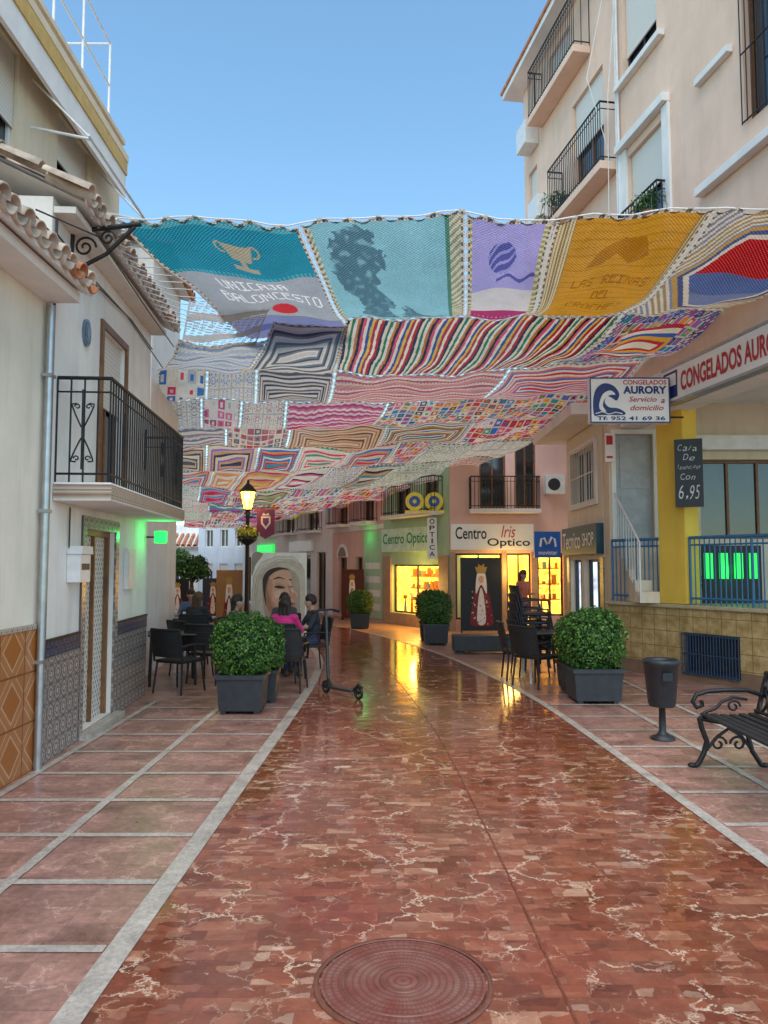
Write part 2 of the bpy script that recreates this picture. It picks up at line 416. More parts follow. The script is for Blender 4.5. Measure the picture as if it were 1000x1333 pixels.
for i in range(80):
    a = -2+i*.5; b = a+.5
    for x, ya, yb in ((-2.07, -3, 40), (-2.92, -3, 10.4), (-3.9, 10.8, 40), (-4.9, 13, 40), (3.05, -3, 19.8), (3.72, -3, 12.5)):
        if a >= ya and b <= yb:
            if x > 0 and rr(a)+.2 > x: continue
            dx = (-.016*(a-4)) if x > 0 else (.01*(a-4) if x > -2.5 and a < 16 else 0)
            if x < -1 and x+dx > rl(a)-.2: continue
            mb.quad((x+dx-.033, a, Z+.002), (x+dx+.033, a, Z+.002), (x+dx+.033, b, Z+.002), (x+dx-.033, b, Z+.002))
mb.obj('paving_bands', m_band, kind='structure')
# manhole
m_man, nt, bs = nmat('cast_iron_cover')
v = coords(nt); s_ = nt.nodes.new('ShaderNodeSeparateXYZ'); lnk(nt, v, s_.inputs[0])
rad = M(nt, 'SQRT', M(nt, 'ADD', M(nt, 'MULTIPLY', s_.outputs[0], s_.outputs[0]), M(nt, 'MULTIPLY', s_.outputs[1], s_.outputs[1])))
ang = M(nt, 'ARCTAN2', s_.outputs[1], s_.outputs[0])
g1 = M(nt, 'LESS_THAN', M(nt, 'FRACT', M(nt, 'MULTIPLY', rad, 34.0)), .38)
g2_ = M(nt, 'LESS_THAN', M(nt, 'FRACT', M(nt, 'MULTIPLY', ang, 11.14)), .25)
g = M(nt, 'MAXIMUM', g1, M(nt, 'MULTIPLY', g2_, M(nt, 'GREATER_THAN', rad, .09)))
f, _ = noi(nt, v, 6, 6, .65)
lnk(nt, mixc(nt, M(nt, 'MULTIPLY', g, .5), mixc(nt, ramp(nt, f, [(.35, 0.0), (.65, 1.0)]), C(132, 64, 52), C(150, 108, 96)), C(84, 52, 46)), bs.inputs['Base Color'])
bs.inputs['Roughness'].default_value = .36; bs.inputs['Metallic'].default_value = .1; bumpn(nt, bs, g, -.5, .004)
m_ring = simple('iron_ring', C(122, 76, 64), .38, .1, .3, 12, .2)
e = thing('manhole_cover', 'round reddish cast iron manhole cover with concentric rings in marble', 'manhole cover', (.08, 3.34, 0))
mb = MB(); mb.lathe([(.345, .006), (.345, .013)], 48); mb.obj('lid', m_man, e)
mb = MB(); mb.lathe([(.375, .006), (.375, .014), (.355, .014), (.355, .010)], 48, caps=False)
mb.lathe([(.10, .0135), (.10, .018), (.085, .019), (.07, .0135)], 32, caps=False)
mb.lathe([(.26, .0132), (.258, .0165), (.247, .0165), (.245, .0132)], 40, caps=False); mb.obj('ring', m_ring, e)

# ------------------------------------------------------------------ building pieces
def wall(parent, W, H, D, holes, mat, name='wall', z0=0, rev=.18, label=None):
    mb = MB()
    xs = sorted({0, W}|{h[0] for h in holes}|{h[1] for h in holes}); zs = sorted({z0, H}|{h[2] for h in holes}|{h[3] for h in holes})
    for xa, xb in zip(xs, xs[1:]):
        for za, zb in zip(zs, zs[1:]):
            cx, cz = (xa+xb)/2, (za+zb)/2
            if any(h[0] < cx < h[1] and h[2] < cz < h[3] for h in holes): continue
            mb.quad((xa, 0, za), (xb, 0, za), (xb, 0, zb), (xa, 0, zb))
    for a, b, c, d in holes:
        mb.quad((a, 0, c), (a, rev, c), (b, rev, c), (b, 0, c)); mb.quad((a, 0, d), (b, 0, d), (b, rev, d), (a, rev, d))
        mb.quad((a, 0, c), (a, 0, d), (a, rev, d), (a, rev, c)); mb.quad((b, 0, c), (b, rev, c), (b, rev, d), (b, 0, d))
    mb.quad((0, 0, z0), (0, 0, H), (0, D, H), (0, D, z0)); mb.quad((W, 0, z0), (W, D, z0), (W, D, H), (W, 0, H))
    mb.quad((W, D, z0), (0, D, z0), (0, D, H), (W, D, H)); mb.quad((0, 0, H), (W, 0, H), (W, D, H), (0, D, H))
    mb.quad((0, 0, z0), (0, D, z0), (W, D, z0), (W, 0, z0))
    return mb.obj(name, mat, parent, label=label)
def window(parent, a, b, c, d, y=.14, fm=None, shut=0, cols=2, grille=0, name='window', glass=None):
    mb = MB(); mb.box(a+.002, b-.002, y+.02, y+.035, c+.002, d-.002)
    w = mb.obj(name, glass or m_glass, parent)
    mb = MB(); t = .05
    mb.box(a+.003, b-.003, y-.02, y+.015, c+.003, c+t); mb.box(a+.003, b-.003, y-.02, y+.015, d-t, d-.003)
    mb.box(a+.003, a+t, y-.021, y+.014, c+t, d-t); mb.box(b-t, b-.003, y-.021, y+.014, c+t, d-t)
    for i in range(1, cols):
        x = a+(b-a)*i/cols; mb.box(x-.022, x+.022, y-.019, y+.013, c+t, d-t)
    mb.obj('frame', fm or m_whitem, w)
    if shut:
        mb = MB(); zc = d-(d-c)*shut; mb.box(a+.01, b-.01, y-.05, y-.025, zc, d-.005); mb.obj('roller_shutter', m_shutter, w)
    if grille:
        mb = MB(); n = int((b-a)/{1: .11, 2: .17, 3: .05}[grille])
        for i in range(n+1):
            x = a+(b-a)*i/n; mb.tube([(x, -.04, c), (x, -.04, d)], .009, 6)
        for z in (c+.02, (c+d)/2, d-.02): mb.tube([(a, -.04, z), (b, -.04, z)], .012, 6)
        mb.obj('window_grille', {1: m_iron, 2: m_whitem, 3: m_navyg}[grille], w)
    return w
def sill(parent, a, b, z, t=.06, out=.08, mat=None, name='sill'):
    mb = MB(); mb.box(a, b, -out, -.002, z, z+t); return mb.obj(name, mat or m_trim, parent, bevel=.008)
def balcony(parent, a, b, z, out, h=1.0, t=.15, slabm=None, rm=None, orn=False, sp=.11, edge=None):
    mb = MB(); mb.box(a, b, -out, -.002, z-t, z)
    s = mb.obj('balcony', slabm or m_trim, parent, bevel=.01)
    if edge:
        mb = MB(); mb.box(a-.004, b+.004, -out-.006, -.004, z-t+.02, z-.02); mb.obj('tiled_edge', edge, s)
    mb = MB(); o = out-.03
    path = [(a+.03, -.01, 0), (a+.03, -o, 0), (b-.03, -o, 0), (b-.03, -.01, 0)]
    for zz, r in ((z+h, .018), (z+.08, .012), (z+h-.13, .009)):
        for p, q in zip(path, path[1:]): mb.tube([(p[0], p[1], zz), (q[0], q[1], zz)], r, 6)
    n = int((b-a-.06)/sp)
    for i in range(n+1):
        x = a+.03+(b-a-.06)*i/n; mb.tube([(x, -o, z), (x, -o, z+h)], .009, 5)
    n2 = max(2, int(o/.11))
    for xx in (a+.03, b-.03):
        for i in range(n2):
            yy = -o*i/n2-.01; mb.tube([(xx, yy, z), (xx, yy, z+h)], .009, 5)
    if orn:
        yc = -o/2
        mb.tube([(a+.022, yc, z+.12), (a+.022, yc, z+.86)], .012, 6)
        for sgn in (-1, 1):
            for zc, fl in ((z+.30, 1), (z+.62, -1)):
                mb.tube([(a+.022, yc+sgn*(.012+.055*(1-math.cos(t*1.0))*(.55 if t > 3.2 else 1)*.8), zc+fl*(.11*math.cos(t*.9))) for t in [j*.35 for j in range(12)]], .008, 5)
                mb.tube([(a+.022, yc+sgn*(.05+.028*(1-j/14)*math.cos(j*.6)), zc-fl*.08+.028*(1-j/14)*math.sin(j*.6)) for j in range(11)], .007, 5)
        for i in range(4):
            x = a+.45+i*(b-a-.9)/3
            mb.tube([(x+.035*math.sin(w*2), -o-.012, z+.5+.22*math.cos(w)) for w in [j*PI/8 for j in range(17)]], .006, 5)
    mb.obj('railing', rm or m_iron, s)
    return s
def tile_roof(parent, x0, x1, y0, z0, y1, z1, mat, sp=.2, L=.42, name='roof'):
    mb = MB(); ln = math.hypot(y1-y0, z1-z0); dy, dz = (y1-y0)/ln, (z1-z0)/ln
    mb.quad((x0, y0, z0-.03), (x1, y0, z0-.03), (x1, y1, z1-.03), (x0, y1, z1-.03), 1)
    mb.quad((x0, y0, z0-.07), (x0, y1, z1-.07), (x1, y1, z1-.07), (x1, y0, z0-.07), 1)
    mb.quad((x0, y0, z0-.07), (x1, y0, z0-.07), (x1, y0, z0-.03), (x0, y0, z0-.03), 1)
    n = int((x1-x0)/sp); rows = int(ln/L)+1
    for i in range(n+1):
        xc = x0+i*sp+R.uniform(-.012, .012)
        for inv in (0, 1):
            for r in range(rows if not inv else 1):
                a = r*L-(.05 if r == 0 else 0)+R.uniform(-.02, .02); b = min(ln, a+L*1.1)
                vs = []; K = 7
                for t, rad in ((a, .095), (b, .075)):
                    for th in (0, .014):
                        for j in range(K):
                            w = PI*j/(K-1); q = rad-th
                            hx = q*math.cos(w); hz = q*math.sin(w)*(1 if not inv else -1)+(.02 if not inv else .03)+(.012 if t == a else 0)
                            vs.append((xc+hx+(sp/2 if inv else 0), y0+dy*t-dz*hz*.6, z0+dz*t+dy*hz))
                fs = []
                for j in range(K-1):
                    fs += [(j, j+1, 2*K+j+1, 2*K+j), (K+j, 3*K+j, 3*K+j+1, K+j+1), (j, K+j, K+j+1, j+1)]
                mb.add(vs, fs, 0 if R.random() < .93 else 2, True)
    return mb.obj(name, [mat, m_trim, m_rtile2], parent)
def display(parent, a, b, c, d, depth=.9, light=None, y=.18, shelves=3, name='shop_window', fr=None, goods=True):
    mb = MB(); L = light or m_warm
    mb.quad((a, depth, c), (b, depth, c), (b, depth, d), (a, depth, d)); mb.quad((a, y, c), (b, y, c), (b, depth, c), (a, depth, c), 1)
    mb.quad((a, y, c), (a, depth, c), (a, depth, d), (a, y, d)); mb.quad((b, y, c), (b, y, d), (b, depth, d), (b, depth, c))
    mb.quad((a, y, d), (a, depth, d), (b, depth, d), (b, y, d), 2)
    for i in range(1, shelves+1):
        z = c+(d-c)*i/(shelves+1); mb.box(a, b, depth-.25, depth-.01, z-.015, z+.015, 6)
        if goods:
            x = a+.05
            while x < b-.1:
                w = R.uniform(.05, .13); h = R.uniform(.08, .26); mb.box(x, x+w, depth-.2, depth-.08, z+.016, z+h, R.choice((3, 4, 5, 6, 6))); x += w+R.uniform(.02, .10)
    if goods:
        for k in range(int((b-a)/.35)):
            x = a+.15+k*.35+R.uniform(-.05, .05); h = R.uniform(.25, .55); mb.tube([(x, y+.2, c), (x, y+.2, c+h)], [.05, .02], 8, R.choice((3, 5, 6))); mb.ball((x, y+.2, c+h+.06), .07, 8, R.choice((3, 4, 6)))
    w = mb.obj(name, [L, m_signw, m_warmB if not light else m_cool]+items, parent)
    mb = MB(); t = .05
    mb.box(a, b, y-.08, y-.02, c, c+t); mb.box(a, b, y-.08, y-.02, d-t, d)
    mb.box(a, a+t, y-.079, y-.021, c+t, d-t); mb.box(b-t, b, y-.079, y-.021, c+t, d-t); x = (a+b)/2; mb.box(x-.02, x+.02, y-.078, y-.022, c+t, d-t)
    mb.obj('frame', fr or m_dkgrey, w)
    return w

# ---------------- near white house
e, W = frame('white_house', 'white rendered house with orange tiled base and clay roof', 'house', (-3.0, .6), (-3.02, 6.72))
wall(e, W, 4.2, 1.1, [], m_cream)
mb = MB(); mb.box(0, W, -.02, -.002, 0, 1.2); mb.box(0, W, -.03, -.002, 1.2, 1.24, 1); mb.obj('tiled_dado', [m_orange, m_slabtile], e)
tile_roof(e, .2, W+.05, -.40, 4.22, 1.1, 4.85, m_rtile)
mb = MB(); mb.box(0, W, -.3, -.002, 4.08, 4.17); mb.obj('cornice', m_trim, e)
mb = MB(); mb.tube([(W-.03, -.06, 0), (W-.03, -.06, 4.05)], .035, 10)
for z in (.9, 2.2, 3.4): mb.box(W-.08, W+.02, -.1, -.02, z, z+.03)
mb.obj('drainpipe', m_metal, e)

# ---------------- balcony house
e, W = frame('white_balcony_house', 'white house with iron balcony and patterned tile base', 'house', (-3.0, 6.75), (-3.24, 10.5))
wall(e, W, 5.08, 1.1, [(1.55, 2.45, 2.5, 4.35), (1.15, 2.2, .06, 2.12)], m_white)
tile_roof(e, -.05, W+.1, -.30, 5.08, 1.12, 5.75, m_rtile)
mb = MB(); mb.box(.02, W+.02, -.20, -.002, 4.94, 5.0); mb.obj('cornice', m_white, e)
for a, b in ((0, 1.02), (2.33, W)):
    mb = MB(); mb.box(a, b, -.018, -.002, 0, .92); mb.box(a, b, -.022, -.002, .92, 1.06, 1); mb.box(a, b, -.03, -.002, 1.06, 1.085, 2); mb.obj('tiled_dado', [m_azul, m_azband, m_blk], e)
mb = MB(); mb.box(1.02, 1.148, -.024, -.002, 0, 2.25); mb.box(2.202, 2.33, -.024, -.002, 0, 2.25); mb.box(1.147, 2.203, -.024, -.002, 2.122, 2.25)
mb.obj('door_surround', [m_azul], e)
mb = MB(); mb.box(1.152, 2.198, .1, .13, .062, 2.118); d = mb.obj('door', m_lace, e, label='white lace-screened front door')
mb = MB(); mb.box(1.152, 1.21, .05, .098, .062, 2.118); mb.box(2.14, 2.198, .05, .098, .062, 2.118); mb.box(1.21, 2.14, .05, .098, 2.06, 2.118); mb.box(1.655, 1.695, .06, .098, .062, 2.06); mb.obj('frame', m_wood, d)
mb = MB(); mb.box(1.05, 2.3, -.14, -.026, 0, .06); mb.obj('doorstep', m_band, e)
window(e, 1.55, 2.45, 2.5, 4.35, .1, m_wood, .45, 2, name='balcony_door')
mb = MB(); mb.box(1.47, 1.547, -.03, -.002, 2.5, 4.43); mb.box(2.453, 2.53, -.03, -.002, 2.5, 4.43); mb.box(1.546, 2.454, -.03, -.002, 4.353, 4.43); mb.obj('door_frame', m_wood, e)
balcony(e, .2, 3.62, 2.5, .52, .97, .17, m_trim, m_iron, True, .085, m_slabtile)
mb = MB(); mb.disc(.98, 4.12, .105, -.03, -.003, 0, 28, .14); mb.disc(.98, 4.12, .085, -.034, -.031, 1, 28, .115); mb.disc(.98, 4.12, .045, -.037, -.035, 0, 28, .06)
mb.obj('ceramic_plate', [simple('plate_blue_grey', (.12, .18, .25), .3), m_azband], e)
mb = MB(); mb.box(.62, .93, -.13, -.003, 1.58, 1.85); mb.prism([(.60, 1.852), (.95, 1.852), (.93, 1.93), (.62, 1.93)], -.15, -.003); mb.box(.66, .89, -.136, -.132, 1.70, 1.76, 1)
mb.obj('mailbox', [m_whitem, m_dkgrey], e, bevel=.006)
mb = MB(); mb.box(2.62, 2.98, -.05, -.003, 1.45, 1.95); mb.box(2.66, 2.94, -.056, -.052, 1.49, 1.91, 0); mb.obj('meter_box', m_whitem, e, bevel=.005)
for pth, r_ in (([(.62, -.02, 1.9), (.62, -.02, 2.3)], .008), ([(.06, -.02, 1.1), (.06, -.02, 4.9)], .012), ([(.03, -.03, 4.75), (1.2, -.03, 4.70), (2.6, -.03, 4.78), (3.7, -.03, 4.72)], .009)):
    mb = MB(); mb.tube(pth, r_); mb.obj('wall_cable', m_dkgrey, e)
# iron bracket
e = thing('iron_wall_bracket', 'black wrought iron scroll bracket fixed to white wall', 'bracket', (-3.04, 7.25, 4.55))
mb = MB(); mb.tube([(0, 0, .0), (.02, 0, .45)], .026, 6); mb.tube([(0, 0, .42), (.68, 0, .50)], .024, 6); mb.tube([(.02, 0, .02), (.35, 0, .2), (.62, 0, .47)], .02, 6)
mb.obj('arm', m_iron, e)
mb = MB()
for cx, cz, r0 in ((.14, .27, .11), (.36, .36, .08)):
    mb.tube([(cx+r0*(1-j/28)*math.cos(j*.42), 0, cz+r0*(1-j/28)*math.sin(j*.42)) for j in range(24)], .012, 5)
mb.obj('scroll', m_iron, e)
e = thing('green_wall_light', 'small glowing green light on house corner', 'light', (-3.02, 10.35, 2.12))
mb = MB(); mb.box(-.07, .09, -.03, .03, -.08, .08); mb.obj('lamp_panel', m_greenL, e, bevel=.01)
mb = MB(); mb.box(-.18, -.07, -.012, .012, -.012, .012); mb.obj('bracket', m_iron, e)

# ---------------- tall beige block behind
e, W = frame('beige_apartment_building', 'tall beige apartment building with roof railing and awning frames', 'building', (-4.2, 2.5), (-4.3, 12.1))
wall(e, W, 8.6, 5, [(5.2, 6.1, 6.2, 7.7), (7.2, 8.3, 6.2, 7.7)], m_beige)
window(e, 5.2, 6.1, 6.2, 7.7, .1, None, .6); window(e, 7.2, 8.3, 6.2, 7.7, .1, None, .4)
mb = MB(); mb.box(-.05, W+.05, -.12, -.002, 8.3, 8.42); mb.box(-.05, W+.05, -.06, 4.9, 8.605, 8.68); mb.obj('parapet', m_beige, e)
mb = MB(); mb.box(4.6, 9.0, -.32, -.004, 7.75, 7.95); mb.box(4.6, 9.0, -.30, -.25, 7.4, 7.749, 1); mb.obj('awning', [m_ochre, m_trim], e)
mb = MB()
for x in (6.4, 8.6):
    mb.tube([(x, -.02, 7.0), (x, -.75, 6.85)], .018); mb.tube([(x, -.02, 7.6), (x, -.75, 6.85)], .014)
mb.tube([(6.3, -.75, 6.85), (8.7, -.75, 6.85)], .02); mb.obj('awning_arm', m_whitem, e)
mb = MB()
for i, x in enumerate((6.2, 7.2, 8.2, 9.3)):
    mb.tube([(x, .1, 8.68), (x, .1, 10.1)], .02); mb.tube([(x, 1.5, 8.68), (x, 1.5, 10.1)], .02); mb.tube([(x, .1, 10.1), (x, 1.5, 10.1)], .016)
for z in (9.4, 10.1): mb.tube([(6.2, .1, z), (9.3, .1, z)], .016)
mb.obj('roof_railing', m_whitem, e)
e, W = frame('clay_brick_outbuilding', 'low white walled rooftop building with orange clay tiled roof', 'building', (-3.75, 12.2), (-3.95, 14.6))
wall(e, W, 6.9, 2.5, [], m_white2); tile_roof(e, 0, W, -.2, 6.92, 1.5, 7.3, m_rtile2)

# ---------------- terrace side buildings beyond
e, W = frame('white_street_building', 'plain white two storey building along the terrace', 'building', (-5.4, 15.0), (-10.2, 34))
hl = []
for i in range(6): hl += [(1.2+i*2.9, 2.3+i*2.9, 0.1, 2.2), (1.2+i*2.9, 2.3+i*2.9, 3.5, 5.2)]
wall(e, W, 6.3, 4, hl, m_white2)
for h in hl: window(e, *h, .12, m_wood if h[2] < 1 else None)
e, W = frame('low_white_house', 'low white distant house with clay tiled roof', 'house', (-13.4, 40), (-9.6, 40.5), 'distant white houses')
wall(e, W, 2.7, 5, [(.6, 1.4, .9, 1.9), (2.3, 3.1, .9, 1.9)], m_white2); window(e, .6, 1.4, .9, 1.9); window(e, 2.3, 3.1, .9, 1.9); tile_roof(e, -.1, W+.1, -.3, 2.72, 2, 3.4, m_rtile2, .3)
e, W = frame('distant_white_house', 'white distant house with flat roof and dark windows', 'house', (-20, 56), (-11.5, 58), 'distant white houses')
wh = [(1+i*1.8, 1.8+i*1.8, 2.4, 3.6) for i in range(4)]
wall(e, W, 4.7, 5, wh, m_white2)
for h in wh: window(e, *h)
e, W = frame('pale_blue_townhouse', 'pale blue townhouse with several small windows', 'house', (-9.3, 38.5), (-6.4, 36.3))
wh = [(.5+i*1.1, 1.1+i*1.1, z, z+1.2) for i in range(3) for z in (.6, 2.6, 4.6)]
wall(e, W, 7.2, 5, wh, m_blueish)
for h in wh: window(e, *h, .1, None, .3)

# ---------------- background shops
e, W = frame('corner_white_building', 'long white building with balconies closing the bend', 'building', (-6.6, 36), (-1.8, 27))
holes = []
for i in range(4): holes += [(.7+i*2.4, 1.8+i*2.4, 3.0, 4.9)]
g = [(.7, 1.7, .1, 2.1), (2.5, 4.0, .4, 2.1), (4.6, 5.5, .1, 2.1), (6.4, 8.2, .4, 2.1), (8.8, 9.6, .1, 2.2)]
wall(e, W, 6.6, 4, holes+g, m_white2)
for h in holes: window(e, *h, .1, m_wood); balcony(e, h[0]-.25, h[1]+.25, 3.0, .35, .9, .1, None, None, False, .12)
for k, h in enumerate(g):
    if k == 1: display(e, *h, .8, m_cool)
    else: window(e, *h, .1, m_wood, name='door')
mb = MB(); mb.box(2.3, 4.3, -.1, -.003, 2.2, 2.6); mb.obj('shop_sign', m_greenS, e)
mb = MB(); mb.box(6.2, 8.5, -.1, -.003, 2.25, 2.65); mb.obj('shop_sign', m_signw, e)

e, W = frame('arched_cream_building', 'cream building with arched doorway, balconies and green lit wall', 'building', (-1.8, 27), (0, 23.3))
h1 = [(.5, 1.3, 3.1, 5.1), (2.6, 3.4, 3.1, 5.1), (.55, 1.25, .05, 2.0), (2.0, 2.55, .1, 2.0)]
wall(e, W, 6.3, 4, h1, m_pink)
for h in h1[:2]: window(e, *h, .1, m_wood); balcony(e, h[0]-.25, h[1]+.25, 3.1, .4, .95, .1, None, None, False, .11)
window(e, *h1[2], .12, m_wood, name='door'); window(e, *h1[3], .12, m_wood, name='door')
mb = MB(); mb.prism([(.9+.46*math.cos(w), 2.0+.46*math.sin(w)) for w in [PI*i/14 for i in range(15)]], -.03, -.003); mb.prism([(.9+.33*math.cos(w), 2.02+.33*math.sin(w)) for w in [PI*i/14 for i in range(15)]], -.036, -.032, 1)
mb.obj('door_arch', [m_trim, m_wood], e)
mb = MB(); mb.box(2.7, 4.05, -.03, -.003, .1, 2.8); gw = mb.obj('green_wall_panel', m_sage, e)
mb = MB()
for i in range(4): mb.box(2.85, 3.9, -.035, -.031, .35+.42*i, .55+.42*i)
mb.obj('panel_slats', m_trim, gw)
mb = MB(); mb.box(0, W, -.02, -.002, 2.85, 3.0); mb.obj('cornice', m_trim, e)

m_clad = simple('brown_stone_cladding', (.40, .26, .16), .5)
e, W = frame('green_optician_building', 'sage green shop building with pale optician sign and lit window', 'building', (0, 23.3), (1.72, 20.36))
h2 = [(.45, 2.95, .35, 1.75), (.7, 1.5, 3.2, 5.1), (2.2, 2.9, 3.2, 5.1)]
wall(e, W, 6.1, 4, h2, m_sage)
display(e, *h2[0], .9)
for h in h2[1:]: window(e, *h, .1, m_wood)
balcony(e, .45, 3.15, 3.18, .4, .95, .1, None, None, False, .11)
boxes('stone_cladding', m_clad, e, [(0, .44, -.04, -.003, 0, 2.0), (2.96, W, -.04, -.003, 0, 2.0), (.44, 2.96, -.038, -.003, 0, .34)])
mb = MB(); mb.box(.05, 2.75, -.12, -.004, 2.12, 2.8); sg = mb.obj('shop_sign', simple('pale_green_sign', (.58, .80, .60), .4), e)
text('Centro Optico', .15, 2.65, 2.26, 2.66, -.126, m_green, sg)
e = thing('glasses_shop_sign', 'round blue and yellow spectacles sign projecting above shop', 'sign', (.62, 20.5, 3.2))
mb = MB()
mb.box(-.06, 1.0, .0, .04, -.08, .0, 0)
for cx in (.2, .72): mb.disc(cx, .24, .25, 0, .05, 0); mb.disc(cx, .24, .15, -.006, -.002, 1); mb.disc(cx, .24, .055, -.012, -.008, 0)
mb.obj('sign_board', [simple('yellow_sign_paint', (.95, .72, .04), .4), simple('blue_ring_paint', (.02, .10, .45), .4)], e)
text('Carreteria', 0, .95, -.065, -.015, -.004, m_signw, e, bold=.003)
e = thing('vertical_optician_sign', 'white vertical projecting sign reading OPTICA', 'sign', (1.17, 20.75, 1.9))
mb = MB(); mb.box(0, .26, 0, .08, 0, 1.12); mb.obj('sign_board', m_signw, e)
for i, ch in enumerate('OPTICA'): text(ch, .06 if ch != 'I' else .11, .2 if ch != 'I' else .15, .95-.175*i, 1.08-.175*i, -.004, m_blk, e)

e, W = frame('pink_optician_building', 'pink building with optician shopfront and upper balcony', 'building', (1.74, 20.35), (4.95, 20.35))
h3 = [(.15, 1.38, .3, 2.05), (1.5, 2.15, .02, 2.05), (2.32, 3.0, .4, 2.05), (.8, 1.5, 3.25, 5.2), (1.75, 2.3, 3.25, 5.2)]
wall(e, W, 6.2, 5, h3, m_pink)
display(e, *h3[0], .9); display(e, *h3[2], .7)
display(e, *h3[1], 1.6, None, .18, 3, 'shop_doorway')
for h in h3[3:]: window(e, *h, .1, m_wood)
balcony(e, .5, 2.35, 3.2, .45, .85, .1, None, None, False, .09)
boxes('stone_cladding', m_clad, e, [(a, b, -.03, -.003, 0, 2.08) for a, b in ((0, .148), (1.382, 1.498), (2.152, 2.318), (3.002, W))])
mb = MB(); mb.box(.02, 2.2, -.14, -.004, 2.14, 2.82); sg = mb.obj('shop_sign', m_signw, e)
text('Centro', .14, .96, 2.42, 2.74, -.145, m_blk, sg); text('Iris', 1.34, 1.72, 2.46, 2.78, -.145, m_red, sg, shear=.3, bold=.0)
text('Optico', .98, 2.1, 2.18, 2.44, -.145, m_blk, sg)
mb = MB(); mb.box(2.5, 3.0, -.32, -.004, 3.6, 4.1); a_ = mb.obj('air_conditioner', m_whitem, e, bevel=.01)
mb = MB(); mb.disc(2.72, 3.85, .16, -.33, -.322); mb.obj('fan_grille', m_dkgrey, a_)
e = thing('blue_phone_shop_sign', 'blue projecting phone shop sign with white wavy M', 'sign', (3.78, 19.3, 1.92))
mb = MB(); mb.box(0, .66, 0, .1, 0, .66); mb.obj('sign_board', simple('bright_blue_sign', (.01, .12, .50), .35), e)
mb = MB(); mb.tube([(.14, -.01, .28), (.17, -.01, .48), (.24, -.01, .5), (.31, -.01, .34), (.36, -.01, .36), (.43, -.01, .52), (.5, -.01, .48), (.53, -.01, .28)], .028, 8); mb.obj('emblem', m_signw, e)
text('movistar', .1, .57, .08, .18, -.006, m_signw, e)

# ---------------- shop wing
e, W = frame('low_shop_wing', 'low cream shop wing with overhanging roof slab and grille window', 'building', (3.95, 16.5), (3.95, 13.78))
h4 = [(.5, 2.3, 2.95, 4.05), (.2, 1.1, .1, 1.85), (1.3, 2.5, .5, 1.85)]
wall(e, W, 4.4, 3.2, h4, m_creamw)
window(e, *h4[0], .12, None, 0, 3, 2)
mb = MB(); mb.box(.4, .498, -.05, -.003, 2.87, 4.13); mb.box(2.302, 2.4, -.05, -.003, 2.87, 4.13); mb.box(.497, 2.303, -.05, -.003, 4.052, 4.13); mb.box(.497, 2.303, -.05, -.003, 2.87, 2.948); mb.obj('window_surround', m_trim, e)
display(e, *h4[1], .8, m_cool); display(e, *h4[2], .8, m_cool)
mb = MB(); mb.box(-.5, W+.28, -.62, -.004, 4.42, 4.62); mb.box(-.5, W-.01, -.003, 3.0, 4.42, 4.62); mb.obj('roof_slab', m_trim, e)
mb = MB(); mb.box(.05, 2.7, -.14, -.004, 1.95, 2.5); sg = mb.obj('shop_sign', m_tealsign, e)
text('Tecnico', .15, 1.6, 2.06, 2.4, -.146, m_signw, sg); text('SHOP', 1.75, 2.55, 2.1, 2.35, -.146, m_signw, sg)
boxes('stone_cladding', m_tan, e, [(0, .19, -.03, -.003, 0, 1.9), (2.51, W, -.03, -.003, 0, 1.9)])

# ---------------- terrace base
e, W = frame('tiled_terrace_wall', 'raised terrace with tan tiled wall, blue railing and yellow pillar', 'terrace', (3.8, 13.12), (6.8, 8.12))
hv = (1.5, 2.45, .1, .72)
wall(e, W, 1.08, 2.2, [hv], m_tan)
mb = MB(); mb.box(-.02, W, -.05, 2.1, 1.083, 1.14); mb.obj('coping', simple('tan_coping', (.45, .38, .24), .4), e, bevel=.01)
mb = MB(); mb.box(0, 1.49, -.012, -.002, 0, .22); mb.box(2.46, W, -.012, -.002, 0, .22); mb.box(1.49, 2.46, -.012, -.002, 0, .098); mb.obj('skirting', simple('brown_skirting', (.22, .14, .09), .4), e)
window(e, *hv, .08, m_navyg, 0, 2, 3, name='vent_window')
mb = MB(); mb.box(1.08, 1.58, .0, .34, 1.145, 4.2); mb.obj('pillar', m_yellow, e, bevel=.01)
for a, b in ((.05, 1.07), (1.6, 5.8)):
    mb = MB()
    for z, r in ((2.16, .028), (2.05, .015), (1.24, .02)): mb.tube([(a, .08, z), (b, .08, z)], r, 6)
    n = int((b-a)/.085)
    for i in range(n+1):
        x = a+(b-a)*i/n; mb.tube([(x, .08, 1.14), (x, .08, 2.16)], .011 if i % 12 else .022, 5)
    mb.obj('railing', m_blue, e)

# ---------------- recessed frontage on terrace
e, W = frame('terrace_shop_front', 'recessed beige shop front with dark windows and grey door', 'building', (3.96, 13.45), (9.2, 13.45))
h5 = [(.12, .78, 2.05, 4.05), (1.6, 3.2, 2.2, 3.6), (3.4, 4.9, 2.2, 3.6)]
wall(e, W, 4.78, .29, h5, m_beige)
mb = MB(); mb.box(.123, .777, .08, .12, 2.053, 4.047); d = mb.obj('door', m_greyblue, e)
boxes('door_panel', m_greyblue, d, [(.22, .68, .06, .078, 2.2, 2.95), (.22, .68, .06, .078, 3.1, 3.9)])
mb = MB(); mb.box(.04, .118, -.03, -.003, 2.05, 4.13); mb.box(.782, .86, -.03, -.003, 2.05, 4.13); mb.box(.117, .783, -.03, -.003, 4.052, 4.13); mb.obj('door_surround', m_trim, e)
window(e, *h5[1], .14, m_wood, 0, 3); window(e, *h5[2], .14, m_wood, 0, 3)
mb = MB()
for i in range(5): mb.box(.1, .95, -.25*(5-i), -.25*(4-i)-.035, 1.145, 1.14+.18*(i+1))
mb.obj('steps', m_beige, e)
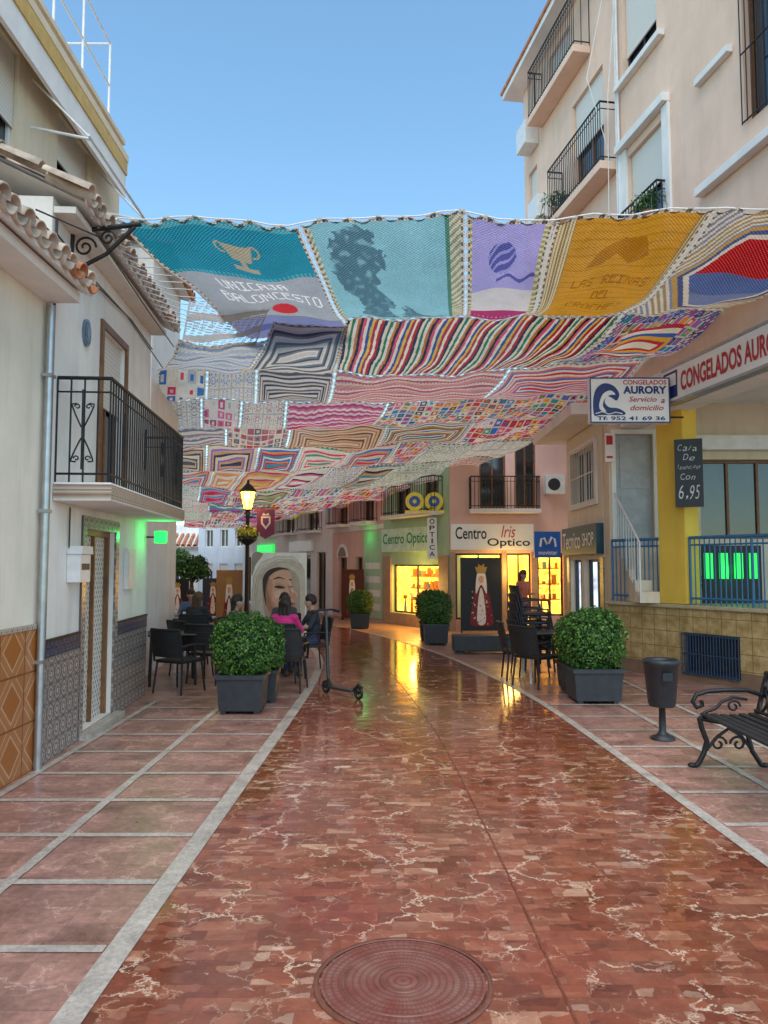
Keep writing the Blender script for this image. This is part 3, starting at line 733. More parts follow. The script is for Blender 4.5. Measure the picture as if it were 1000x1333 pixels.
for xx in (.08, .97):
    mb = MB()
    mb.tube([(xx, -1.3, 2.1), (xx, -.05, 3.0)], .016); mb.tube([(xx, -1.3, 1.15), (xx, -1.3, 2.1)], .016)
    for i in range(9): mb.tube([(xx, -1.2+i*.14, 1.25+i*.1), (xx, -1.2+i*.14, 2.17+i*.1)], .007)
    mb.obj('stair_railing', m_whitem, e)
mb = MB(); mb.box(1.3, 3.3, -.2, -.004, 3.75, 4.0); mb.obj('awning_box', m_whitem, e)
for x_ in (1.45, 3.3): mb = MB(); mb.tube([(x_, -.06, 3.7), (x_+.02, -.1, 3.2), (x_-.03, -.05, 2.6)], .01); mb.obj('hanging_cable', m_dkgrey, e)
e = thing('green_led_sign', 'four glowing green vertical light panels behind railing', 'light', (5.0, 12.0, 1.35))
m_gp = glow('green_panel_light', (.02, .62, .09), 1.2)
for i in range(4):
    mb = MB(); mb.box(i*.235, i*.235+.13, 0, .03, .18, .58); mb.obj('light_panel', m_gp, e)
mb = MB(); mb.box(-.03, .90, .032, .06, -.2, .7); mb.obj('mount', m_black, e)

# ---------------- tall peach apartment building
e, W = frame('peach_apartment_building', 'tall peach apartment building with balconies, shutters and white trim', 'building', (3.4, 18.0), (5.37, 5.8))
h6 = [(2.9, 4.3, 5.95, 8.1), (2.9, 4.3, 8.95, 11.1), (1.7, 2.8, 11.85, 12.95), (5.2, 6.4, 6.8, 8.8), (5.1, 6.25, 10.3, 12.0), (8.4, 9.75, 7.5, 9.4), (.3, .85, 6.2, 8.1), (.3, .85, 9.1, 11.0), (10.4, 11.4, 7.5, 9.4)]
wall(e, W, 13.2, 6, h6, m_peach, z0=4.8)
mb = MB(); mb.box(4.7, W, .0, .4, 4.15, 4.797); mb.box(4.9, W, .42, 5, 4.6, 4.77); mb.obj('beam', m_trim, e)
for h in h6[:3]: window(e, *h, .12, m_wood, .5, 2, name='balcony_door')
window(e, *h6[3], .12, m_dkgrey, .45, 2); window(e, *h6[4], .12, m_dkgrey, .8, 2)
window(e, *h6[5], .12, m_wood, 0, 2, 1); window(e, *h6[8], .12, m_wood, 0, 2, 1)
window(e, *h6[6], .12, None, .4, 1); window(e, *h6[7], .12, None, .4, 1)
for z in (5.9, 8.9, 11.8): balcony(e, 2.3 if z < 11 else 1.2, 4.87 if z < 11 else 3.8, z, .36, 1.1, .15, m_peach, m_iron, False, .09)
balcony(e, 5.15, 6.5, 6.78, .22, .95, .08, m_trim, m_iron, False, .09)
sill(e, 4.95, 6.6, 8.95, .14, .14, name='lintel'); sill(e, 4.95, 6.5, 10.1, .1, .12); sill(e, 4.95, 6.5, 12.1, .1, .12, name='lintel')
sill(e, 7.4, W, 7.0, .12, .14); sill(e, 7.4, 8.2, 8.65, .1, .1, name='ledge'); sill(e, 8.0, W, 9.75, .12, .12, name='lintel')
boxes('window_surround', m_trim, e, [(4.99, 5.195, -.05, -.003, 6.7, 8.94), (6.405, 6.6, -.05, -.003, 6.7, 8.94)])
mb = MB(); mb.box(-.35, W, -.42, 6, 13.21, 13.34); mb.box(-.38, W, -.46, 6, 13.343, 13.42, 1); mb.obj('eaves', [m_trim, m_rtile2], e)
for x in (4.90, 4.97): mb = MB(); mb.tube([(x, -.05, 4.8), (x, -.05, 13.1)], .022); mb.obj('drainpipe', m_whitem, e)
for pth in ([(4.9, -.03, 12), (5.0, -.25, 10), (4.85, -.2, 8), (4.92, -.04, 6)], [(4.88, -.03, 13), (4.7, -.5, 10.5), (4.8, -.1, 8.9)]):
    mb = MB(); mb.tube(pth, .008); mb.obj('hanging_cable', m_whitem, e)
boxes('air_conditioner', m_whitem, e, [(1.0, 1.6, -.3, -.004, 9.4, 9.9), (.4, 1.0, -.34, -.004, 11.4, 11.95)], .01)

# shop signs
e = thing('long_frozen_food_sign', 'long white sign with red CONGELADOS AURORY lettering', 'sign', (4.38, 11.75, 0), math.atan2(-12.2, 1.97))
mb = MB(); mb.box(.1, 4.6, -.12, -.0, 4.2, 4.68); mb.obj('sign_board', [m_signw], e)
mb = MB(); mb.box(.08, 4.62, -.125, -.005, 4.685, 4.72); mb.box(.08, 4.62, -.125, -.005, 4.16, 4.195); mb.obj('sign_frame', m_metal, e)
text('CONGELADOS AURORY', .62, 3.0, 4.29, 4.58, -.126, m_red, e, bold=.03)
mb = MB(); mb.box(.14, .52, -.125, -.122, 4.24, 4.64); mb.box(.17, .49, -.129, -.126, 4.42, 4.6, 1); mb.obj('sign_panel', [m_navy, m_signw], e)
e = thing('projecting_frozen_food_sign', 'white projecting sign with blue wave emblem reading CONGELADOS AURORY', 'sign', (3.08, 11.35, 3.86))
mb = MB(); mb.box(0, 1.2, 0, .14, 0, .69, 0); mb.obj('sign_board', m_signw, e, bevel=.01)
mb = MB(); mb.box(0, 1.2, -.004, -.001, .67, .69); mb.box(0, 1.2, -.004, -.001, 0, .02); mb.box(0, .02, -.004, -.001, .02, .67); mb.box(1.18, 1.2, -.004, -.001, .02, .67); mb.obj('sign_border', m_navy, e)
mb = MB()
mb.prism(smooth([(.06, .12), (.05, .35), (.10, .52), (.22, .60), (.36, .56), (.44, .44), (.40, .34), (.33, .38), (.26, .40), (.22, .32), (.28, .24), (.42, .22), (.52, .16), (.5, .12), (.3, .12), (.15, .12)]), -.006, -.002)
mb.prism(smooth([(.14, .30), (.20, .44), (.31, .49), (.38, .43), (.30, .42), (.22, .36), (.19, .26), (.24, .17), (.15, .2)]), -.010, -.007, 1)
mb.tube([(.08, -.012, .14), (.18, -.012, .17), (.28, -.012, .13), (.38, -.012, .16), (.48, -.012, .14)], .009, 6, 1)
mb.obj('wave_emblem', [m_navy, m_signw], e)
text('CONGELADOS', .5, 1.15, .58, .65, -.006, m_red, e, bold=.02); text('AURORY', .5, 1.15, .44, .56, -.006, m_navy, e, bold=.04)
text('Servicio', .58, 1.0, .32, .40, -.006, m_red, e, shear=.3); text('a', 1.06, 1.12, .30, .36, -.006, m_red, e, shear=.3)
text('domicilio', .6, 1.1, .19, .27, -.006, m_red, e, shear=.3); text('Tf: 952 41 69 36', .1, 1.12, .04, .10, -.006, m_navy, e, bold=.02)
mb = MB(); mb.tube([(1.2, .07, .6), (1.42, .07, .6)], .015); mb.tube([(1.2, .07, .1), (1.42, .07, .1)], .015); mb.obj('bracket', m_iron, e)
e = thing('chalkboard_price_sign', 'black chalkboard with handwritten prices on yellow pillar', 'sign', (4.44, 11.66, 2.62), -.35)
mb = MB(); mb.box(0, .40, 0, .03, 0, 1.04); mb.obj('board', m_black, e)
m_chalk = simple('chalk', (.62, .62, .60), .9, 0, .4, 60)
def hand(s_, x0, x1, z, h):
    n = len(s_); w = (x1-x0)/n
    for i, ch in enumerate(s_):
        if ch == ' ': continue
        narrow = .35 if ch in 'lit,1' else 0
        dz = R.uniform(-.012, .012); k = 1.0 if ch in 'CLDdltb695' else (.3 if ch == ',' else .68)
        text(ch, x0+i*w+w*narrow*.5, x0+(i+.88)*w-w*narrow*.5, z+dz, z+dz+h*k*R.uniform(.9, 1.1), -.004, m_chalk, e, bold=-.008, shear=R.uniform(.1, .4))
hand('Caja', .05, .33, .86, .10); hand('De', .12, .30, .71, .09); hand('langostinos', .04, .37, .58, .06); hand('Con', .08, .30, .42, .09); hand('6,95', .05, .36, .12, .20)
e = thing('red_notice', 'small white notice with red heading on cream wall', 'sign', (3.90, 13.36, 3.25))
mb = MB(); mb.box(-.02, .13, .0, .02, .3, .8); mb.box(.0, .11, -.004, -.001, .6, .76, 1); mb.box(.0, .11, -.004, -.001, .36, .4, 1); mb.obj('notice_panel', [m_signw, m_red], e)

# ------------------------------------------------------------------ foliage
def leaves(mb, c, r, n, size, sq=2.6, shell=.72):
    for i in range(n):
        d = Vector((R.gauss(0, 1), R.gauss(0, 1), R.gauss(0, 1))).normalized()
        k = (abs(d.x)**sq+abs(d.y)**sq+abs(d.z)**sq)**(-1/sq)
        bump = 1+.16*noise.noise(d*3.1+Vector(c))+.11*noise.noise(d*8)
        q = k*(shell+(1.04-shell)*R.random()**.6)*bump
        p = Vector((c[0]+d.x*r[0]*q, c[1]+d.y*r[1]*q, c[2]+d.z*r[2]*q))
        nn = (d+Vector((R.gauss(0, .7), R.gauss(0, .7), R.gauss(0, .7)))).normalized()
        a = nn.orthogonal().normalized(); a = (Matrix.Rotation(R.uniform(0, 6.28), 3, nn) @ a); b = nn.cross(a)
        s = size*R.uniform(.6, 1.3)
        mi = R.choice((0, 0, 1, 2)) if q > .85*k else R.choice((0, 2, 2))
        mb.add([p-a*s, p-b*s*.5+nn*s*.15, p+a*s, p+b*s*.5+nn*s*.15], [(0, 1, 2, 3)], mi)
def planter(label, loc, w=.54, h=.46, bw=.35, bh=.38, n=7000, rot=0, group='potted shrubs along the street', ls=.022):
    e = thing('planter', label, 'planter', loc, rot, group)
    mb = MB(); t = w/2; b = t*.9
    vs = [(-b, -b, .04), (b, -b, .04), (b, b, .04), (-b, b, .04), (-t, -t, h), (t, -t, h), (t, t, h), (-t, t, h)]
    mb.add(vs, [(0, 3, 2, 1), (0, 1, 5, 4), (1, 2, 6, 5), (2, 3, 7, 6), (3, 0, 4, 7)])
    k = t+.02
    mb.box(-k, k, -k, -t+.03, h-.05, h); mb.box(-k, k, t-.03, k, h-.05, h); mb.box(-k, -t+.03, -t+.03, t-.03, h-.05, h); mb.box(t-.03, k, -t+.03, t-.03, h-.05, h)
    for sx in (-1, 1):
        for sy in (-1, 1): mb.box(sx*b*.8-.03, sx*b*.8+.03, sy*b*.8-.03, sy*b*.8+.03, 0, .04)
    mb.quad((-t+.03, -t+.03, h-.06), (t-.03, -t+.03, h-.06), (t-.03, t-.03, h-.06), (-t+.03, t-.03, h-.06), 1)
    mb.obj('planter_box', [m_planter, m_wood], e)
    mb = MB(); c = (0, 0, h+bh*.82)
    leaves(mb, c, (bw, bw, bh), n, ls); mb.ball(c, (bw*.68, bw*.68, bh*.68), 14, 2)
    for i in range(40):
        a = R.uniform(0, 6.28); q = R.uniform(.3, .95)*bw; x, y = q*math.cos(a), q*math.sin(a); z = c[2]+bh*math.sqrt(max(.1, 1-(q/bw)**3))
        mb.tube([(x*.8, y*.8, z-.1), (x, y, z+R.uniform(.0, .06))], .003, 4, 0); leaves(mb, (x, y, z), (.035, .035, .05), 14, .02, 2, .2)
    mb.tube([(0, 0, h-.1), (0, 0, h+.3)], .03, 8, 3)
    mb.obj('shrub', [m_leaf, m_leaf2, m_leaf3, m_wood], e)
    return e
PA = planter('dark square planter with clipped green shrub beside terrace chairs', (-1.69, 9.35, 0))
dup(PA, (-1.60, 10.05, 0), .05, 'dark square planter with clipped shrub beside cafe table', (.86, .86, .9))
PB = planter('dark square planter with clipped green shrub near bin', (2.70, 10.05, 0), .62, .44, .38, .40, 8000)
dup(PB, (2.72, 10.85, 0), -.04, 'dark square planter with clipped shrub beside stacked chairs', (.86, .86, .9))
dup(PA, (1.14, 17.1, 0), 0, 'dark square planter with round shrub in front of optician', (1.0, 1.0, 1.0))
dup(PA, (-.66, 21.3, 0), 0, 'dark square planter with round shrub near building corner', (1.0, 1.0, .9))
dup(PA, (1.1, 18.0, 0), 0, 'dark square planter with round shrub in front of optician')

def potplant(label, loc, s=1, n=350):
    e = thing('potted_plant', label, 'plant', loc)
    mb = MB(); mb.lathe([(.07*s, 0), (.10*s, .16*s), (.11*s, .17*s), (.09*s, .17*s)], 14); mb.obj('pot', m_rtile2, e)
    mb = MB(); leaves(mb, (0, 0, .34*s), (.2*s, .2*s, .18*s), n, .03*s, 2, .2)
    for i in range(9):
        a = i*.9; L = .5+.25*(i % 3)
        pts = [(0, 0, .15*s), (.12*s*math.cos(a), .12*s*math.sin(a), .38*s), (.26*s*math.cos(a), .26*s*math.sin(a), .34*s), (.32*s*math.cos(a), .32*s*math.sin(a), (.34-L*.5)*s)]
        mb.tube(pts, .006*s, 4)
        for p_ in pts[1:]: leaves(mb, p_, (.06*s, .06*s, .09*s), 14, .026*s, 2, .1)
    mb.obj('foliage', [m_leaf, m_leaf2, m_leaf3], e)
potplant('green trailing plant on apartment balcony', (3.62, 15.5, 8.9), 1.2, 110)
potplant('green trailing plant on window balcony', (4.20, 11.8, 7.15), 1.0, 110)
potplant('green potted plant on raised shop terrace', (4.9, 12.4, 1.14), 1.0)

e = thing('low_stone_bench', 'low black rectangular bench in front of optician shop', 'bench', (1.98, 15.4, 0))
mb = MB(); mb.box(-.62, .62, -.22, .22, .05, .36); mb.obj('seat_block', m_planter, e, bevel=.02)
boxes('foot', m_black, e, [(-.55, -.4, -.18, .18, 0, .05), (.4, .55, -.18, .18, 0, .05)])

# ------------------------------------------------------------------ litter bin
e = thing('litter_bin', 'dark grey tapered litter bin on a pedestal', 'litter bin', (2.80, 7.85, 0))
mb = MB(); mb.lathe([(.125, .33), (.135, .36), (.17, .74), (.182, .75), (.182, .79), (.165, .80), (.155, .77), (.12, .40)], 22)
mb.box(-.05, .05, -.178, -.165, .60, .68); mb.obj('bucket', m_dkgrey, e)
mb = MB(); mb.lathe([(.12, 0), (.12, .02), (.06, .05), (.036, .08), (.032, .33), (.06, .332)], 18); mb.obj('pedestal', m_dkgrey, e)

# ------------------------------------------------------------------ cast iron bench
e = thing('park_bench', 'black cast iron bench with scroll arms and slatted seat', 'bench', (2.74, 6.78, 0))
def side_frame(y):
    mb = MB(); q = lambda pts: [(a, y, b) for a, b in pts]
    mb.tube(q([(-.07, 0), (-.02, .03), (.03, .12), (.06, .22), (.02, .33), (.0, .42)]), .024, 8)
    mb.tube(q([(.56, 0), (.52, .03), (.45, .14), (.42, .26), (.46, .38), (.52, .5), (.56, .66), (.60, .80)]), .022, 8)
    mb.tube(q([(0, .42), (.16, .39), (.32, .39), (.48, .44)]), .022, 8)
    mb.tube(q([(.03, .12), (.15, .26), (.25, .33), (.36, .27), (.45, .14)]), .014, 6)
    mb.tube(q([(.16+.07*(1-j/22)*math.cos(j*.45), .2+.07*(1-j/22)*math.sin(j*.45)) for j in range(18)]), .011, 6)
    mb.tube(q([(.33+.07*(1-j/22)*math.cos(PI-j*.45), .2+.07*(1-j/22)*math.sin(PI-j*.45)) for j in range(18)]), .011, 6)
    mb.tube(q([(.54, .62), (.42, .66), (.25, .66), (.08, .65), (-.02, .62), (-.055, .56), (-.02, .51), (.03, .53), (.02, .57)]), .02, 8)
    mb.tube(q([(.0, .42), (.05, .47), (.14, .50), (.2, .56), (.3, .60), (.42, .58)]), .013, 6)
    mb.tube(q([(.3+.06*(1-j/24)*math.cos(j*.45), .52+.055*(1-j/24)*math.sin(j*.45)) for j in range(18)]), .010, 6)
    for x, z in ((-.07, .012), (.56, .012)): mb.ball((x, y, z+.01), (.045, .035, .02), 8)
    return mb.obj('leg', m_iron, e)
side_frame(0); side_frame(-1.5)
mb = MB()
for i in range(6):
    x = .02+i*.083; dz_ = .006*abs(i-2.5); mb.box(x, x+.06, -1.53, .03, .425+dz_, .447+dz_)
mb.obj('seat', simple('bench_black_slats', (.02, .02, .022), .6, 0, .2, 10, .1), e, bevel=.006)
mb = MB()
mb.tube([(.60, .02, .80), (.61, -.3, .83), (.62, -.75, .86), (.61, -1.2, .83), (.60, -1.52, .80)], .022, 8)
mb.tube([(.50, .02, .48), (.50, -1.52, .48)], .016, 8)
for k in range(10):
    yc = -.08-k*.15
    mb.tube([(.50+.1*(t), yc+.06*math.sin(t*PI*2), .48+.34*t) for t in [j/12 for j in range(13)]], .013, 6)
    mb.tube([(.50+.1*(t), yc-.06*math.sin(t*PI*2), .48+.34*t) for t in [j/12 for j in range(13)]], .013, 6)
    mb.tube([(.55, yc+.04*math.cos(w_), .65+.05*math.sin(w_)) for w_ in [j*PI/6 for j in range(13)]], .009, 5)
mb.obj('backrest', m_iron, e)

# ------------------------------------------------------------------ cafe chairs & tables
def chair_at(label, loc, rot):
    e = thing('cafe_chair', label, 'chair', loc, rot, 'black cafe terrace chairs')
    mb = MB(); mb.box(-.24, .24, -.24, .22, .41, .455); mb.obj('seat', m_wicker, e, bevel=.015)
    mb = MB(); n = 8
    pts = [(-.25+.5*i/n, .22+.05*math.sin(PI*i/n)) for i in range(n+1)]
    for z0, z1 in ((.50, .585), (.588, .675), (.678, .765), (.768, .86)):
        for (a, b), (c, d) in zip(pts, pts[1:]):
            o1 = (z0-.45)*.15; mb.add([(a, b+o1, z0), (c, d+o1, z0), (c, d+o1+.01, z1), (a, b+o1+.01, z1), (a, b+o1+.02, z0), (c, d+o1+.02, z0), (c, d+o1+.03, z1), (a, b+o1+.03, z1)],
               [(0, 1, 2, 3), (5, 4, 7, 6), (3, 2, 6, 7), (1, 0, 4, 5)])
    for sx in (-1, 1): mb.tube([(sx*.25, .22, .43), (sx*.255, .25, .65), (sx*.25, .30, .87)], .016, 6)
    mb.tube([(a, b+.07, .87) for a, b in pts], .018, 6)
    mb.obj('backrest', m_wicker, e)
    for sx in (-1, 1):
        for sy in (-1, 1):
            mb = MB(); mb.tube([(sx*.22, sy*.2, .41), (sx*.25, sy*.24, 0)], .014, 6); mb.obj('leg', m_black, e)
    for sx in (-1, 1):
        mb = MB(); mb.tube([(sx*.25, .24, .64), (sx*.27, .05, .66), (sx*.27, -.18, .645), (sx*.25, -.22, .42)], .017, 6); mb.obj('armrest', m_wicker, e)
    return e
ch0 = chair_at('empty black wicker cafe chair beside white house corner', (-2.83, 10.75, 0), PI*.85)
cl = [(-1.36, 10.85, -.1+PI, 'empty black wicker cafe chair near scooter'), (-3.05, 12.3, 2.4, 'empty black wicker cafe chair on terrace'),
      (-3.55, 15.0, 2.9, 'black wicker cafe chair at far table'), (-1.50, 11.75, PI-.2, 'black wicker chair occupied by person in pink'),
      (-1.20, 12.75, -1.2, 'black wicker chair occupied by man in dark shirt'), (-2.42, 12.7, 1.5, 'black wicker chair occupied at cafe table'),
      (-1.75, 13.6, 0, 'black wicker chair on far side of table'), (-4.45, 14.6, 1.5, 'black wicker chair at far table'), (-3.9, 15.6, .1, 'black wicker chair at far table'),
      (-3.35, 13.9, PI, 'black wicker chair at far table'), (-2.6, 11.6, 2.8, 'empty black wicker cafe chair behind planter')]
for x, y, r, l in cl: dup(ch0, (x, y, 0), r, l)
def table_at(label, loc, legm):
    e = thing('cafe_table', label, 'table', loc, 0, 'cafe terrace tables')
    mb = MB(); mb.box(-.36, .36, -.36, .36, .715, .745); mb.obj('table_top', m_planter, e, bevel=.012)
    for sx in (-1, 1):
        for sy in (-1, 1):
            mb = MB(); mb.tube([(sx*.3, sy*.3, .715), (sx*.32, sy*.32, 0)], .02, 8); mb.obj('leg', legm, e)
    return e
t0 = table_at('dark square cafe table with drinks', (-1.72, 12.65, 0), m_black)
dup(t0, (-3.85, 14.75, 0), 0); dup(t0, (-3.15, 11.55, 0), .3, 'empty dark square cafe table')
table_at('dark cafe table with white legs beside stacked chairs', (2.48, 11.75, 0), m_whitem)
for i, (x, y) in enumerate(((-1.6, 12.5), (-1.9, 12.75), (-1.65, 12.85), (-3.8, 14.7))):
    mb = MB(); mb.lathe([(.025, 0), (.033, .11), (.03, .11), (.02, .02)], 12); o = mb.obj('drinking_glass', m_signw if i % 2 else m_gold); o.location = (x, y, .746); o['label'] = 'small drinking glass on dark cafe table'; o['category'] = 'glass'; o['group'] = 'drinks on cafe tables'
for i in range(5):
    dup(ch0, (2.32+.012*i, 12.35, .135*i), PI/2+.1, 'black wicker chair in a stack by the planter')
for i in range(3):
    dup(ch0, (2.60, 12.95, .135*i), PI/2-.2, 'black wicker chair in a stack by the planter')
dup(ch0, (2.08, 11.9, 0), PI*.5, 'black wicker chair beside white legged table'); dup(ch0, (2.2, 11.2, 0), 2.2, 'black wicker chair beside white legged table')

# ------------------------------------------------------------------ scooter
m_scoot = simple('scooter_grey', (.06, .065, .07), .35, .5, .15, 12, .05)
e = thing('kick_scooter', 'dark electric kick scooter parked upright on red marble', 'scooter', (-.78, 10.62, 0), -.85)
mb = MB(); mb.box(.10, .60, -.07, .07, .085, .12); mb.obj('deck', m_scoot, e, bevel=.015)
for x in (-.02, .68):
    mb = MB(); r = .088; mb.tube([(x+r*.8*math.cos(w), 0, r+r*.8*math.sin(w)) for w in [2*PI*i/20 for i in range(21)]], .018, 8); mb.tube([(x, -.025, r), (x, .025, r)], .02, 8)
    for i in range(5): w = i*2*PI/5; mb.tube([(x, 0, r), (x+r*.75*math.cos(w), 0, r+r*.75*math.sin(w))], .008, 5)
    mb.obj('wheel', m_black, e)
mb = MB(); mb.tube([(-.02, 0, .09), (.03, 0, .22), (.12, 0, .11)], .02, 8); mb.tube([(.03, 0, .18), (.0, 0, .6), (-.03, 0, 1.12)], .022, 8); mb.tube([(.58, 0, .12), (.68, 0, .2), (.76, 0, .16)], .016, 6); mb.obj('stem', m_scoot, e)
mb = MB(); mb.tube([(-.03, -.22, 1.10), (-.03, -.1, 1.13), (-.03, .1, 1.13), (-.03, .22, 1.10)], .015, 8); mb.tube([(-.03, -.23, 1.10), (-.03, -.13, 1.12)], .02, 8); mb.tube([(-.03, .13, 1.12), (-.03, .23, 1.10)], .02, 8); mb.obj('handlebar', m_black, e)

# ------------------------------------------------------------------ street lamp
e = thing('street_lamp', 'black ornate street lamp with lit yellow lantern and flower basket', 'street lamp', (-3.2, 18, 0))
mb = MB(); mb.lathe([(.2, 0), (.2, .08), (.13, .14), (.12, .5), (.08, .6), (.055, .8), (.045, 2.9), (.07, 2.95), (.05, 3.0), (.10, 3.04)], 16); mb.obj('pole', m_iron, e)
mb = MB(); mb.lathe([(.09, 3.06), (.17, 3.45)], 6, sm=False); mb.obj('lantern_glass', m_lampL, e)
mb = MB(); mb.lathe([(.21, 3.455), (.19, 3.5), (.08, 3.62), (.03, 3.66), (.03, 3.72), (.001, 3.76)], 6, sm=False)
for i in range(6): w = 2*PI*i/6; mb.tube([(.095*math.cos(w), .095*math.sin(w), 3.05), (.178*math.cos(w), .178*math.sin(w), 3.46)], .01, 4)
mb.obj('lantern_frame', m_iron, e)
mb = MB(); mb.lathe([(.05, 2.2), (.2, 2.3), (.24, 2.42), (.22, 2.42)], 14); mb.obj('flower_basket', m_iron, e)
m_flow = simple('yellow_flowers', (.65, .50, .03), .6)
mb = MB(); leaves(mb, (0, 0, 2.48), (.28, .28, .18), 700, .03, 2, .4); mb.obj('flowers', [m_leaf2, m_flow, m_flow], e)
mb = MB(); mb.tube([(.04, 0, 3.08), (.75, 0, 3.08)], .014, 6); mb.tube([(.04, 0, 2.85), (.4, 0, 3.06)], .01, 6); mb.obj('banner_arm', m_iron, e)
b = thing('hanging_banner', 'maroon hanging banner with pale crest on street lamp', 'banner', (-2.98, 17.97, 2.35))
mb = MB(); mb.prism([(0, .12), (.2, 0), (.42, .12), (.42, .70), (0, .70)], 0, .01); mb.obj('cloth', simple('maroon_cloth', (.17, .03, .10), .8), b)
mb = MB(); mb.prism([(.10, .53), (.10, .36), (.21, .22), (.32, .36), (.32, .53)], -.006, -.002); mb.prism([(.14, .49), (.14, .38), (.21, .29), (.28, .38), (.28, .49)], -.01, -.007, 1)
mb.prism([(.12, .55), (.15, .61), (.21, .57), (.27, .61), (.30, .55)], -.006, -.002)
mb.obj('emblem', [simple('pale_crest', (.70, .62, .58), .6), simple('purple_cloth', (.16, .03, .16), .8)], b)

# ------------------------------------------------------------------ posters
def pm(n, c): return simple('poster_'+n, c, .5, 0, .10, 9, 0)
P_veil, P_veil2, P_face, P_shade, P_dark, P_lip, P_bg = pm('veil', C(244, 234, 220)), pm('veil_shade', C(212, 194, 172)), pm('face', C(226, 170, 138)), pm('face_shade', C(180, 118, 90)), pm('dark', C(64, 42, 34)), pm('lip', C(176, 70, 64)), pm('background', C(160, 146, 132))
P_mid, P_hi, P_deep = pm('face_mid', C(208, 148, 116)), pm('face_light', C(240, 194, 164)), pm('veil_deep', C(186, 162, 138))
e = thing('portrait_poster', 'large printed panel of veiled woman face looking down', 'poster', (-2.66, 15.4, 0))
S = 1.10/70; ZB = .74
q = lambda pts: smooth([((x-325)*S, (802-y)*S+ZB) for x, y in pts], 5)
mb = MB(); mb.box(0, 1.11, 0, .05, .10, 1.99, 1)
def lay(pts, k, mi): mb.prism(q(pts), -.003-.0035*k, -.0015-.0035*k, mi)
lay([(327, 724), (340, 724), (331, 738), (326, 752)], 0, 0)
lay([(336, 838), (331, 800), (330, 765), (337, 746), (352, 735), (374, 732), (389, 738), (394, 752), (394, 790), (392, 838), (385, 838), (387, 790), (385, 756), (376, 744), (360, 742), (346, 750), (340, 768), (343, 800), (352, 838)], 1, 2)
lay([(352, 838), (343, 800), (340, 768), (346, 750), (360, 742), (376, 744), (386, 756), (388, 790), (385, 838)], 2, 9)
lay([(344, 752), (352, 744), (364, 742), (373, 746), (377, 754), (377, 762), (380, 769), (385, 776), (382, 780), (379, 782), (382, 786), (380, 789), (381, 793), (377, 796), (377, 803), (371, 809), (361, 810), (352, 803), (345, 790), (341, 770)], 3, 3)
lay([(343, 756), (347, 752), (350, 765), (350, 782), (357, 797), (367, 807), (361, 809), (352, 802), (345, 789), (341, 770)], 4, 4)
lay([(349, 756), (353, 762), (352, 780), (359, 794), (355, 792), (350, 782), (347, 768)], 5, 7)
lay([(371, 764), (374, 772), (372, 779), (378, 781), (383, 778), (379, 771), (376, 764)], 4, 7)
lay([(374, 757), (377, 765), (380, 772), (378, 773), (375, 766), (373, 759)], 6, 8); lay([(356, 772), (364, 770), (368, 776), (362, 781), (356, 779)], 5, 8)
lay([(355, 763), (360, 760), (367, 763), (369, 766), (362, 767)], 6, 7); lay([(355, 766), (361, 764), (369, 767), (362, 768)], 7, 5)
lay([(353, 757), (360, 753), (369, 756), (361, 755)], 6, 5); lay([(373, 757), (376, 756), (377, 758)], 6, 5); lay([(374, 766), (377, 765), (378, 767)], 6, 5)
lay([(368, 788), (374, 785), (380, 786), (382, 787), (376, 789)], 6, 6); lay([(369, 789), (376, 790), (380, 790), (376, 794), (371, 792)], 7, 6)
lay([(341, 770), (341, 754), (349, 744), (362, 741), (374, 744), (364, 744), (354, 748), (347, 756), (344, 772), (345, 790)], 7, 5)
lay([(350, 838), (349, 806), (358, 812), (370, 812), (378, 838)], 3, 4)
for k in range(6):
    mb.tube([((x-325)*S, -.006, (802-y)*S+ZB) for x, y in ((327+k*1.5, 830), (326.5+k*1.2, 780), (329+k*1.6, 752+k), (338+k*1.6, 735+k*2), (358+k, 727+k*2), (378-k, 727+k*2), (391-k*.5, 740+k))], .005, 4, 2 if k % 2 else 9)
mb.obj('printed_panel', [P_bg, P_veil, P_veil2, P_face, P_shade, P_dark, P_lip, P_mid, P_hi, P_deep], e)
boxes('stand', m_dkgrey, e, [(.03, .07, .052, .09, 0, 1.9), (1.04, 1.08, .052, .09, 0, 1.9)])

